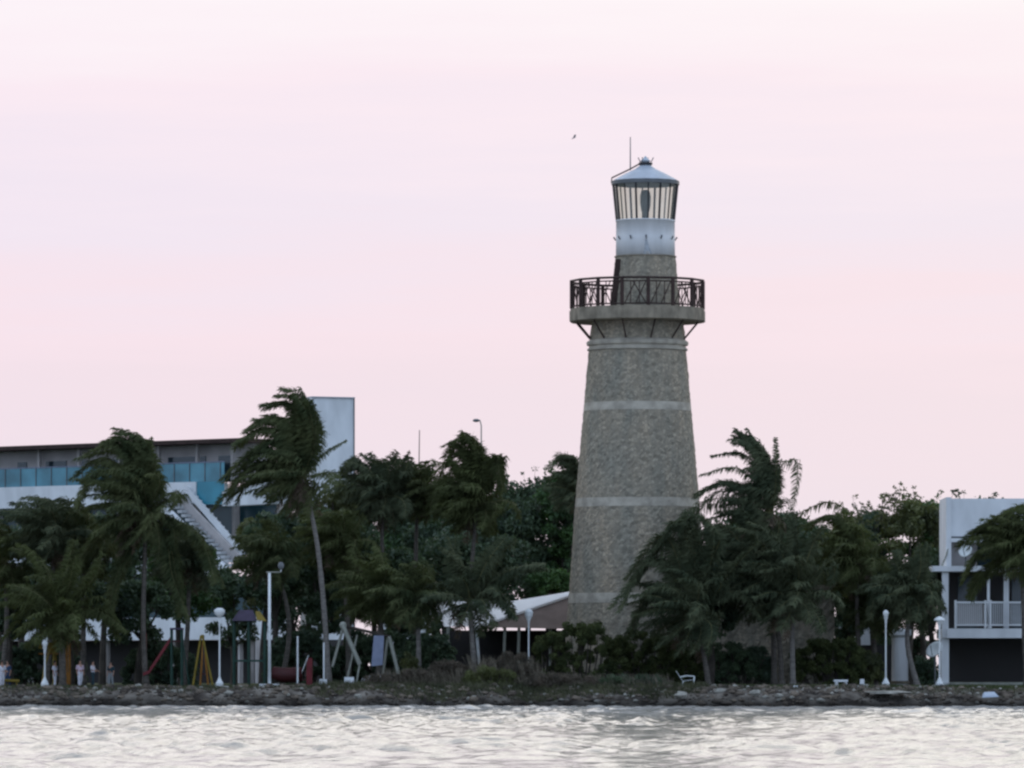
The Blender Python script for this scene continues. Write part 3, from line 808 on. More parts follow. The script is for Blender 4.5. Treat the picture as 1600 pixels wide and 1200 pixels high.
# dishes
def dish(c, r, lab, post_z, nrm=(-.3, -1, .35)):
    t = thing('satellite_dish', lab, 'satellite dish', (c[0], c[1], post_z))
    n = np.array(nrm, float); n /= np.linalg.norm(n)
    a = np.cross(n, (0, 0, 1)); a /= np.linalg.norm(a); b_ = np.cross(a, n)
    vs = []; fs = []; k = 20
    for i, q in enumerate((0.02, .4, .75, 1.0)):
        for j in range(k):
            th = 2 * math.pi * j / k
            vs.append(np.array(c) + r * q * (a * math.cos(th) + b_ * math.sin(th)) + n * (q * q) * r * .22)
    m_ = len(vs)
    for v in list(vs): vs.append(v - n * .04)
    for i in range(3):
        for j in range(k):
            f = (i * k + j, i * k + (j + 1) % k, (i + 1) * k + (j + 1) % k, (i + 1) * k + j)
            fs.append(f); fs.append(tuple(x + m_ for x in reversed(f)))
    for j in range(k): fs.append((3 * k + j, 3 * k + (j + 1) % k, 3 * k + (j + 1) % k + m_, 3 * k + j + m_))
    MB().add(vs, fs).build('reflector', M['plastic'], t, True)
    MB().tube([np.array(c) - n * .05, (c[0], c[1] + .1, c[2] - r * .4), (c[0], c[1] + .1, post_z)], .05, 6).build('mast', M['greymetal'], t)
    MB().tube([np.array(c) - b_ * r * .8, np.array(c) + n * r * .9], .025, 5).build('feed_arm', M['greymetal'], t)
    return t
dish(P(1509, 861, 362.9), .46, 'round pale dish standing in the recess on the upper floor of the right house', rf.z(884.6), (-.6, -1, .5))
dish(P(1461, 1016, 357), .60, 'larger white dish on a mast beside the corner column of the right house', GZ, (-.9, -1, .9))

# garden wall and thick column between the trees on the right
gw = thing('garden_wall', 'pale wall with arched gap seen behind the trees right of the stone annex', 'wall', (X(1350, 372), 372, GZ))
for (a, b_) in ((1312, 1326), (1336, 1367)):
    MB().pbox(a, b_, 979, 1008, 372, .4).build('wall_panel', M['whitepaint'], gw)
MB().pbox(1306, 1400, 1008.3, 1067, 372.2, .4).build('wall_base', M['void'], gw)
co = thing('round_column', 'thick pale round column standing between the two right lamp posts', 'column', (X(1406, 366), 366, GZ))
MB().lathe([(.55, GZ - .05), (.52, Z(1000, 366)), (.52, Z(996, 366)), (.75, Z(992, 366)), (.75, Z(984, 366)), (.4, Z(982, 366))], X(1406, 366), 366, 24).build('shaft', M['whitepaint'], co, False)
MB().lathe([(.62, Z(1068, 366)), (.62, Z(1064, 366)), (.56, Z(1063.8, 366))], X(1406, 366), 366, 24).build('base', M['concrete'], co)

# ------------------------------------------------------------------ lamp posts
def lamp_post(x, ytop, Y, head, label, r=.045, base=.24, group='white lamp posts along the shore'):
    t = thing('lamp_post', label, 'lamp post', (X(x, Y), Y, GZ), group)
    cx = X(x, Y); zt = Z(ytop, Y)
    MB().lathe([(base, GZ - .05), (base, GZ + .22), (base * .55, GZ + .42), (r * 1.2, GZ + .60)], cx, Y, 14).build('base', M['lamp_white'], t)
    hz = {'globe': .62, 'urn': .95, 'dome': .45, 'flat': .35, 'small': .5}[head]
    MB().tube([(cx, Y, GZ + .55), (cx, Y, zt - hz)], [r * 1.2, r], 8).build('pole', M['lamp_white'], t)
    if head == 'globe':
        prof = [(r * 1.2, zt - hz), (.12, zt - hz + .08), (.26, zt - .42), (.34, zt - .25), (.33, zt - .12), (.15, zt)]
    elif head == 'urn':
        prof = [(r * 1.2, zt - hz), (.08, zt - .8), (.24, zt - .45), (.27, zt - .2), (.2, zt - .1), (.06, zt)]
    elif head == 'dome':
        prof = [(.16, zt - hz + .05), (.17, zt - .28), (.34, zt - .26), (.32, zt - .16), (.16, zt - .05), (.03, zt)]
    else:
        prof = [(r * 1.2, zt - hz), (.14, zt - hz + .12), (.19, zt - .2), (.13, zt - .06), (.03, zt)]
    MB().lathe(prof, cx, Y, 16).build('lamp_head', M['lamp_white'], t, False)
    if head in ('dome', 'small'):
        MB().lathe([(r * 1.3, zt - hz - .35), (.09, zt - hz - .1), (.15, zt - hz + .045)], cx, Y, 12).build('neck', M['lamp_white'], t)
    return t
lamp_post(343, 950, 347.5, 'globe', 'white lamp post with wide bowl head beside the yellow swing frame')
lamp_post(826, 951, 351.0, 'urn', 'white lamp post with tall urn head rising from bushes left of the lighthouse foot')
lamp_post(1384, 953, 350.5, 'small', 'slim lamp post with small grey head in front of the round column')
lamp_post(1468, 963, 348.5, 'dome', 'white lamp post with domed cap in front of the corner of the right house')
lamp_post(70, 1000, 347.5, 'small', 'lamp post half hidden under the lowest left palm near the yellow climbing frame')
# floodlight mast
Y = 347.5; t = thing('floodlight_pole', 'tallest plain white pole with short crossbar on a square concrete foot', 'pole', (X(421, Y), Y, GZ))
MB().pbox(405, 436, 1068.5, 1077, Y - .6, 1.2).build('footing', M['whitepaint'], t)
MB().tube([(X(421, Y), Y, GZ + .2), (X(421, Y), Y, Z(895, Y))], [.10, .085], 10).build('pole', M['lamp_white'], t, True)
MB().tube([(X(416, Y), Y, Z(894, Y)), (X(439, Y), Y, Z(894, Y))], .035, 6).build('crossbar', M['palewood'], t)
MB().ball((X(439, Y), Y, Z(884, Y)), .2, 8, 6, (1, 1, 1.2)).build('floodlight', M['greymetal'], t)
MB().tube([(X(439, Y), Y, Z(893, Y)), (X(439, Y), Y, Z(888, Y))], .04, 5).build('bracket', M['lamp_white'], t)
for x, yt, lb in ((465, 994, 'thin pale pole without a lamp right of the tallest white pole'), (506, 1004, 'thin pale pole at the foot of the tall windswept palm')):
    Y = 350.0; t = thing('pole', lb, 'pole', (X(x, Y), Y, GZ))
    MB().tube([(X(x, Y), Y, GZ - .05), (X(x, Y), Y, Z(yt, Y))], .055, 6).build('shaft', M['lamp_white'], t)
    MB().lathe([(.14, GZ - .03), (.14, GZ + .06), (.06, GZ + .1)], X(x, Y), Y, 8).build('foot', M['lamp_white'], t)
# far masts above the palms
Y = 480.0; t = thing('radio_mast', 'thin dark mast rising above the palms left of the middle', 'mast', (X(650, Y), Y, GZ))
MB().tube([(X(650, Y), Y, GZ), (X(655.5, Y), Y, Z(672, Y))], [.10, .035], 6).build('rod', M['darkmetal'], t)
MB().lathe([(.35, GZ - .02), (.35, GZ + .2), (.2, GZ + .3)], X(650, Y), Y, 8).build('foot', M['concrete'], t)
Y = 460.0; t = thing('street_light', 'tall street light with curved head above the palm left of the lighthouse', 'street light', (X(752, Y), Y, GZ))
MB().tube([(X(752, Y), Y, GZ), (X(752, Y), Y, Z(665, Y)), (X(750, Y), Y, Z(657, Y)), (X(745, Y), Y, Z(655, Y))], [.10, .05, .05, .05], 6).build('pole', M['palewood'], t)
MB().ball((X(744, Y), Y, Z(657, Y)), .2, 8, 5, (1.5, 1, .7)).build('lamp_head', M['greymetal'], t)

# ------------------------------------------------------------------ street and garden furniture
Y = 351.0; t = thing('bench', 'low white concrete bench on the lawn right of the round hedge', 'bench', (X(1314, Y), Y, GZ))
MB().pbox(1303, 1325, 1062, 1065.2, Y, .5).build('seat', M['whitepaint'], t)
for a in (1305, 1319): MB().pbox(a, a + 4.5, 1065.3, 1071.5, Y + .06, .38).build('leg', M['whitepaint'], t)
for x, yt, lb, Y in ((1347, 1061, 'short white bollard right of the white bench', 351.0), (1243, 1071, 'small white marker stone at the lawn edge below the twin palm trunks', 346.5),
                     (571, 1060, 'white block at the foot of the pale wooden frame', 350.0), (505, 1061, 'square white block behind the tall windswept palm', 350.6)):
    wdt = .15 if x != 505 and x != 571 else .28
    hh = Z(yt, Y)
    mb = MB(); cx = X(x, Y)
    mb.hexa([(cx - wdt, Y - wdt, GZ - .05), (cx + wdt, Y - wdt, GZ - .05), (cx + wdt, Y + wdt, GZ - .05), (cx - wdt, Y + wdt, GZ - .05),
             (cx - wdt * .8, Y - wdt * .8, hh), (cx + wdt * .8, Y - wdt * .8, hh), (cx + wdt * .8, Y + wdt * .8, hh), (cx - wdt * .8, Y + wdt * .8, hh)])
    o = mb.build('bollard' if x == 1347 else ('marker_stone' if x == 1243 else 'block'), M['whitepaint'])
    tag(o, lb, 'bollard' if x == 1347 else ('stone' if x == 1243 else 'block'))

# white reclining lawn chair, side on, back towards the left
Y = 347.5; cxx = X(1071, Y); t = thing('lawn_chair', 'white plastic reclining lawn chair on the shore in front of the dark hedge', 'chair', (cxx, Y, GZ))
C0 = lambda x, y, dy: np.array([X(x, Y), Y + dy, Z(y, Y)])
def strip(name, pts, w, th, dys=(-.27, .27)):
    for dy in dys: MB().tube([C0(x, y, dy) for x, y in pts], th, 5).build(name, M['plastic'], t)
def slatted(name, a, b_, n, th=.03):
    mb = MB()
    for i in range(n):
        u = (i + .5) / n; c = C0(*a, 0) * (1 - u) + C0(*b_, 0) * u
        d = (C0(*b_, 0) - C0(*a, 0)); d = d / np.linalg.norm(d) * .045
        up = np.array([-d[2], 0, d[0]]) / .045 * th / 2
        e = np.array([0, .27, 0])
        mb.hexa([c - d - e - up, c + d - e - up, c + d + e - up, c - d + e - up, c - d - e + up, c + d - e + up, c + d + e + up, c - d + e + up])
    mb.build(name, M['plastic'], t)
slatted('backrest', (1056, 1048), (1066, 1063), 6); slatted('seat', (1066, 1064), (1084, 1062), 6)
strip('armrest', [(1062, 1058), (1074, 1056), (1085, 1057)], .05, .04)
for dy in (-.27, .27):
    MB().tube([C0(1068, 1064, dy), C0(1063, 1074.6, dy)], .04, 5).build('leg', M['plastic'], t)
    MB().tube([C0(1085, 1057, dy), C0(1084, 1064, dy), C0(1086, 1074.6, dy)], .04, 5).build('leg', M['plastic'], t)

# yellow swing frame
Y = 350.0; t = thing('swing_frame', 'yellow tube swing frame with splayed legs left of the bowl headed lamp post', 'swing', (X(317, Y), Y, GZ))
MB().tube([pp(315, 993, Y), pp(318, 993, Y + 2.6)], .06, 6).build('top_bar', M['yellow'], t)
for a, b_, dy, m_ in ((314, 301, -.0, 'yellow'), (316, 333, .0, 'yellow'), (317, 322, 2.6, 'orange'), (318, 309, 2.6, 'orange')):
    MB().tube([pp(a, 993, Y + dy), (X(b_, Y), Y + dy, GZ - .05)], .065, 6).build('leg', M[m_], t)
for dy in (.9, 1.7):
    s = MB(); 
    for e in (-.2, .2): s.tube([(X(316.5, Y), Y + dy + e, Z(994, Y)), (X(316.5, Y), Y + dy + e, Z(1052, Y))], .015, 4)
    ch = s.build('swing_chain', M['darkmetal'], t)
    MB().box(X(316.5, Y) - .1, X(316.5, Y) + .1, Y + dy - .24, Y + dy + .24, Z(1054, Y), Z(1052, Y)).build('swing_seat', M['darkred'], t)

# red slide with its tower
Y = 352.0; t = thing('slide', 'red playground slide sloping down to the left between dark posts', 'slide', (X(255, Y), Y, GZ))
def chute(p0, p1, w=.28, th=.05, wall=.22):
    p0, p1 = np.array(p0), np.array(p1); e = np.array([0, w, 0]); u = np.array([0, 0, 1.0])
    mb = MB()
    mb.hexa([p0 - e, p1 - e, p1 + e, p0 + e, p0 - e + u * th, p1 - e + u * th, p1 + e + u * th, p0 + e + u * th])
    for s_ in (-1, 1):
        a, b_ = p0 + e * s_, p1 + e * s_; d = np.array([0, .04 * s_, 0])
        lo, hi = (a, a + d)
        mb.hexa([a, b_, b_ + d, a + d, a + u * wall, b_ + u * wall, b_ + d + u * wall, a + d + u * wall])
    return mb
chute(pp(267, 1002, Y), pp(234, 1052, Y), .3, .07, .30).build('chute', M['red'], t)
chute(pp(234, 1052, Y), pp(224, 1056, Y), .3, .07, .2).build('run_out', M['red'], t)
for a in (268, 284):
    for dy in (-.4, .7): MB().tube([(X(a, Y), Y + dy, GZ - .05), (X(a, Y), Y + dy, Z(984, Y))], .06, 6).build('post', M['darkgreen'], t)
MB().box(X(267, Y), X(285, Y), Y - .45, Y + .75, Z(1003, Y), Z(1001, Y)).build('platform', M['darkred'], t)
MB().box(X(266, Y), X(286, Y), Y - .5, Y + .8, Z(984, Y), Z(981, Y)).build('roof', M['purple'], t)
MB().tube([(X(228, Y), Y, GZ - .05), (X(228, Y), Y, Z(990, Y))], .05, 6).build('post', M['red'], t)
lad = MB()
for e in (-.2, .2): lad.tube([(X(296, Y), Y + e, GZ), (X(285, Y), Y + e, Z(1000, Y))], .03, 4)
for i in range(6): z_ = GZ + .35 * (i + 1); xx = X(296 - 1.6 * (i + 1), Y); lad.tube([(xx, Y - .2, z_), (xx, Y + .2, z_)], .025, 4)
lad.build('ladder', M['darkgreen'], t)

# yellow and orange climbing frame
Y = 351.0; t = thing('climbing_frame', 'yellow and orange climbing frame with panels near the left edge', 'playset', (X(92, Y), Y, GZ))
for a, m_, dy in ((84, 'yellow', 0), (104, 'orange', 0), (84, 'yellow', 1.3), (106, 'orange', 1.3)):
    MB().tube([(X(a, Y), Y + dy, GZ - .05), (X(a, Y), Y + dy, Z(994, Y))], .075, 6).build('post', M[m_], t)
MB().box(X(74, Y), X(86, Y), Y - .08, Y - .02, Z(1020, Y), Z(1004, Y)).build('panel', M['yellow'], t)
MB().box(X(60, Y), X(67, Y), Y - .1, Y - .04, Z(1014, Y), Z(1000, Y)).build('panel', M['yellow'], t)
MB().box(X(60, Y), X(107, Y), Y + .02, Y + 1.2, Z(1022.5, Y), Z(1020.5, Y)).build('deck', M['orange'], t)
MB().tube([pp(84, 1008, Y - .15), pp(76, 1022, Y - .3), pp(70, 1040, Y - .5), pp(66, 1068, Y - .9)], .06, 6).build('curved_bar', M['yellow'], t)
MB().box(X(99, Y), X(107, Y), Y - .10, Y - .02, Z(1068, Y), Z(1050, Y)).build('panel', M['orange'], t)
Y = 349.5
mb = MB(); mb.tube([(X(8, Y), Y, GZ), (X(8, Y), Y, GZ + .28)], .04, 5); mb.tube([(X(26, Y), Y, GZ), (X(26, Y), Y, GZ + .28)], .04, 5); mb.tube([pp(4, 1063, Y), pp(30, 1064, Y)], .09, 6)
o = mb.build('barrier', M['yellow']); tag(o, 'low dull yellow barrier on the ground at the left edge', 'barrier')

# covered playset with purple and yellow roof
Y = 353.0; t = thing('playset', 'playset on dark green posts with purple and yellow roof behind the tallest white pole', 'playset', (X(390, Y), Y, GZ))
for a in (365, 388, 413):
    for dy in (0, 1.6): MB().tube([(X(a, Y), Y + dy, GZ - .05), (X(a, Y), Y + dy, Z(968, Y))], .07, 6).build('post', M['darkgreen'], t)
MB().hexa([pp(362, 970, Y - .3), pp(401, 970, Y - .3), pp(401, 970, Y + 1.9), pp(362, 970, Y + 1.9), pp(374, 953, Y + .5), pp(395, 953, Y + .5), pp(395, 953, Y + 1.2), pp(374, 953, Y + 1.2)]).build('roof', M['purple'], t)
MB().hexa([pp(401.5, 969, Y - .3), pp(417, 971, Y - .3), pp(417, 971, Y + 1.9), pp(401.5, 969, Y + 1.9), pp(399, 955, Y + .5), pp(406, 955, Y + .5), pp(406, 955, Y + 1.2), pp(399, 955, Y + 1.2)]).build('roof', M['yellow'], t)
MB().box(X(366, Y), X(413, Y), Y, Y + 1.6, Z(1034, Y), Z(1031, Y)).build('deck', M['darkgreen'], t)

# low dark red tunnel slide
Y = 352.5; t = thing('tunnel_slide', 'low dark red play tunnel with bright red end right of the tallest white pole', 'playset', (X(455, Y), Y, GZ))
MB().tube([pp(424, 1050, Y), pp(440, 1055, Y), pp(472, 1054, Y)], [.36, .48, .46], 12).build('tunnel', M['darkred'], t, True)
MB().box(X(479, Y), X(488, Y), Y - .3, Y + .3, GZ - .03, Z(1028, Y)).build('end_panel', M['red'], t)
MB().tube([pp(471, 1052, Y - .35), pp(482, 1024, Y - .35)], .03, 5).build('grab_rail', M['lamp_white'], t)
MB().box(X(470, Y), X(479, Y), Y - .3, Y + .3, GZ + .4, GZ + .46).build('step', M['darkred'], t)

# pale wooden swing frame, A shaped
Y = 351.0; t = thing('wooden_frame', 'pale wooden swing frame of crossed beams behind the shore scrub', 'swing', (X(572, Y), Y, GZ))
for a, ya, b_, yb, dy, r_ in ((535, 976, 562, 1038, -.2, .14), (537, 978, 519, 1042, .2, .09), (562, 1038, 556, 1072, -.2, .06), (608, 994, 626, 1066, -.2, .12), (606, 996, 596, 1072, .6, .08), (558, 992, 540, 1072, .6, .07)):
    MB().tube([pp(a, ya, Y + dy), pp(b_, yb, Y + dy)], r_, 6).build('beam', M['palewood'], t)
MB().tube([pp(533, 977, Y + .3), pp(610, 995, Y + .3)], .09, 6).build('cross_beam', M['treebark'], t)
MB().ball(pp(536, 977, Y), .24, 8, 6).build('joint', M['palewood'], t)
o = MB().hexa([pp(580, 1041, Y - .6), pp(598, 1039, Y - .6), pp(598, 1039, Y - .5), pp(580, 1041, Y - .5), pp(584, 993, Y - .6), pp(600, 993, Y - .6), pp(600, 993, Y - .5), pp(584, 993, Y - .5)])
o = o.build('banner', M['bluegrey']); tag(o, 'blue-grey banner panel hanging in the pale wooden frame', 'banner')
t = thing('planter_block', 'white concrete block with dark gaps under the blue-grey banner', 'block', (X(588, 350), 350, GZ))
for a, b_ in ((575, 584.5), (589, 601)): MB().pbox(a, b_, 1056, 1071.5, 350, .5).build('block', M['whitepaint'], t)
o = MB().pbox(538, 553, 1058, 1071.5, 350.5, .4).build('block', M['whitepaint']); tag(o, 'wide low white block between the legs of the pale wooden frame', 'block')

# ------------------------------------------------------------------ people
def person(x, Y, h, face, shirt, legs, label, long_dress=False, arm=0.0, lean=0.0):
    cx = X(x, Y); t = thing('person', label, 'person', (cx, Y, GZ)); t.rotation_euler = (0, 0, 0)
    s = h / 1.75
    pts = {}; rad = {}; edges = []
    def v(n, p, r): pts[n] = (p[0] * s + lean * p[2] * s, p[1] * s, p[2] * s); rad[n] = r * s
    v('pel', (0, 0, .95), .13); v('waist', (0, 0, 1.08), .115); v('chest', (0, 0, 1.28), .145); v('nk0', (0, 0, 1.44), .07); v('nk', (0, 0, 1.51), .05)
    v('hd0', (0, -.01, 1.58), .075); v('hd1', (0, -.01, 1.66), .088); v('hd2', (0, 0, 1.73), .06)
    edges += [('pel', 'waist'), ('waist', 'chest'), ('chest', 'nk0'), ('nk0', 'nk'), ('nk', 'hd0'), ('hd0', 'hd1'), ('hd1', 'hd2')]
    v('nose', (0, -.105, 1.62), .012); edges.append(('hd0', 'nose'))
    for q, sg in (('l', -1), ('r', 1)):
        st_ = .12 * sg
        v(q + 'hip', (.09 * sg, 0, .9), .095); v(q + 'kn', (.10 * sg, -.02 + st_ * .4, .5), .062); v(q + 'an', (.10 * sg, .02 + st_, .09), .04); v(q + 'toe', (.11 * sg, -.13 + st_, .03), .032)
        v(q + 'sh', (.18 * sg, 0, 1.40), .062); v(q + 'el', (.23 * sg, .02 - arm * .1, 1.12), .045); v(q + 'wr', (.23 * sg, -.06 - arm * .22, .87 + arm * .25), .03); v(q + 'pm', (.23 * sg, -.09 - arm * .26, .80 + arm * .27), .032)
        edges += [('pel', q + 'hip'), (q + 'hip', q + 'kn'), (q + 'kn', q + 'an'), (q + 'an', q + 'toe'), ('nk0', q + 'sh'), (q + 'sh', q + 'el'), (q + 'el', q + 'wr'), (q + 'wr', q + 'pm')]
        for i in range(4):
            v(q + 'f%d' % i, ((.23 + (i - 1.5) * .0) * sg, -.125 - arm * .28 + (i - 1.5) * .022, .715 + abs(i - 1.3) * .012 + arm * .29), .009); edges.append((q + 'pm', q + 'f%d' % i))
        v(q + 'th', (.205 * sg, -.15 - arm * .24, .80 + arm * .27), .010); edges.append((q + 'wr', q + 'th'))
    ca, sa = math.cos(face), math.sin(face)
    names = list(pts)
    co = [(pts[n][0] * ca - pts[n][1] * sa, pts[n][0] * sa + pts[n][1] * ca, pts[n][2]) for n in names]
    me = bpy.data.meshes.new('body'); me.from_pydata(co, [(names.index(a), names.index(b)) for a, b in edges], [])
    me.materials.append(M['skin'])
    b = bpy.data.objects.new('body', me); link(b, t)
    md = b.modifiers.new('skin', 'SKIN')
    if len(me.skin_vertices):
        for i, n in enumerate(names):
            me.skin_vertices[0].data[i].radius = (rad[n], rad[n]); me.skin_vertices[0].data[i].use_root = (n == 'pel')
    b.modifiers.new('sub', 'SUBSURF').levels = 1; b.modifiers['sub'].render_levels = 2
    o3 = lambda x_, y_, z_: np.array([cx + (x_ * s + lean * z_ * s) * ca - y_ * s * sa, Y + (x_ * s + lean * z_ * s) * sa + y_ * s * ca, GZ + z_ * s])
    # hair cap
    mb = MB(); mb.ball(o3(0, .02, 1.69), .105 * s, 10, 6, (1, 1, .95)); mb.build('hair', M['hair'], t, True)
    # shirt
    mb = MB(); k = 12; vs = []; fs = []
    prof = [(.93, .17, .12), (1.08, .15, .115), (1.28, .19, .14), (1.40, .20, .10), (1.46, .09, .08)]
    if long_dress: prof = [(.45, .24, .20), (.8, .20, .16)] + prof[1:]
    for z_, a_, c_ in prof:
        for j in range(k): th = 2 * math.pi * j / k; vs.append(o3(a_ * math.cos(th), c_ * math.sin(th), z_))
    for i in range(len(prof) - 1):
        for j in range(k): fs.append((i * k + j, i * k + (j + 1) % k, (i + 1) * k + (j + 1) % k, (i + 1) * k + j))
    mb.add(vs, fs)
    for sg in (-1, 1): mb.tube([o3(.17 * sg, 0, 1.41), o3(.21 * sg, .01, 1.27), o3(.235 * sg, .015 - arm * .08, 1.15)], [.075 * s, .07 * s, .065 * s], 8, cap=False)
    mb.build('dress' if long_dress else 'shirt', M[shirt], t, True)
    if legs:
        mb = MB()
        for sg in (-1, 1):
            st_ = .12 * sg
            mb.tube([o3(.08 * sg, 0, .98), o3(.10 * sg, -.02 + st_ * .4, .5), o3(.10 * sg, .02 + st_, .10)], [.125 * s, .085 * s, .065 * s], 8, cap=False)
        mb.build('trousers', M[legs], t, True)
    return t
person(125, 348.6, 1.66, .5, 'cloth_pink', 'cloth_white', 'person in pink top and white trousers standing right of the climbing frame')
person(86, 349.2, 1.60, 1.0, 'cloth_white', 'cloth_white', 'person all in white standing under the climbing frame')
person(98, 352.6, 1.62, -.6, 'cloth_grey', 'cloth_dark', 'person in blue-grey top just right of the person all in white')
person(145, 349.0, 1.62, 1.2, 'cloth_white', 'cloth_dark', 'person in white top and dark trousers holding the arms forward', arm=.9)
person(173, 349.4, 1.55, -.4, 'cloth_dark', 'cloth_grey', 'person in dark top and pale grey trousers right of the group')
person(3, 348.6, 1.62, .3, 'cloth_white', 'cloth_white', 'person in white cut off by the left edge of the picture')
person(12, 349.6, 1.62, -.5, 'cloth_blue', 'cloth_blue', 'person in dark blue next to the one at the left edge')

# ------------------------------------------------------------------ bird
t = thing('bird', 'small bird gliding in the sky left of the lighthouse lantern', 'bird', tuple(P(897, 215, 300)))
c = P(897, 215, 300)
MB().tube([c + (-.13, .07, -.07), c + (-.06, .03, -.03), c + (.03, -.02, .01), c + (.10, -.05, .04)], [.01, .03, .035, .015], 7).build('body', M['birddark'], t, True)
for sg in (-1, 1):
    MB().hexa([c + (-.05, 0, 0), c + (.05, 0, 0), c + (.06, .12 * sg, .09), c + (-.02, .12 * sg, .09), c + (-.05, 0, .015), c + (.05, 0, .015), c + (.11, .22 * sg, .15), c + (.03, .22 * sg, .14)]).build('wing', M['birddark'], t)

# ------------------------------------------------------------------ palms
def catmull(pts, n):
    pts = np.asarray(pts, float)
    p = np.vstack([2 * pts[0] - pts[1], pts, 2 * pts[-1] - pts[-2]])
    out = []
    segs = len(pts) - 1
    for t_ in np.linspace(0, segs - 1e-6, n):
        i = int(t_); u = t_ - i; a, b, c_, d = p[i], p[i + 1], p[i + 2], p[i + 3]
        out.append(.5 * ((2 * b) + (-a + c_) * u + (2 * a - 5 * b + 4 * c_ - d) * u * u + (-a + 3 * b - 3 * c_ + d) * u ** 3))
    return np.array(out)
WIND = np.array([-1.0, 0.12, -0.05])
def frond(mb, mp, path, rng, lmax, density=24, width=.058, wind=.5, droop=.55, bare=.12):
    L = np.linalg.norm(np.diff(path, axis=0), axis=1); cum = np.concatenate([[0], np.cumsum(L)]); tot = cum[-1]
    n = max(10, int(tot * density))
    u = np.linspace(bare, 1, n)
    q = np.stack([np.interp(u * tot, cum, path[:, i]) for i in range(3)], -1)
    t_ = np.gradient(q, axis=0); t_ /= np.linalg.norm(t_, axis=1)[:, None] + 1e-9
    side = np.cross(t_, np.array([0, 0, 1.0]) + rng.normal(0, .25, 3)); side /= np.linalg.norm(side, axis=1)[:, None] + 1e-9
    prof = np.clip((u - bare) / .18, 0.15, 1) ** .6 * (1 - .62 * np.clip(u - .45, 0, 1) ** 1.0 / .55)
    for sg in (-1, 1):
        ln = (lmax * prof * rng.uniform(.75, 1.1, n))[:, None]
        jit = rng.normal(0, .26, (n, 3))
        d0 = side * sg * .9 + t_ * .42 + jit + WIND * wind * .35 + np.array([0, 0, -.12])
        d0 /= np.linalg.norm(d0, axis=1)[:, None]
        p1 = q + d0 * ln * .5
        d1 = d0 + WIND * wind + np.array([0, 0, -droop]) + rng.normal(0, .08, (n, 3))
        d1 /= np.linalg.norm(d1, axis=1)[:, None]
        p2 = p1 + d1 * ln * .55
        w_ = t_ * width * .5 + rng.normal(0, width * .2, (n, 3))
        mb.quads(np.stack([q - w_ * .7, q + w_ * .7, p1 + w_, p1 - w_], 1))
        mb.quads(np.stack([p1 - w_, p1 + w_, p2 + w_ * .2, p2 - w_ * .2], 1))
    k = np.linspace(0, len(path) - 1, 9).astype(int)
    mp.tube(path[k], np.linspace(.05, .012, len(k)), 4)

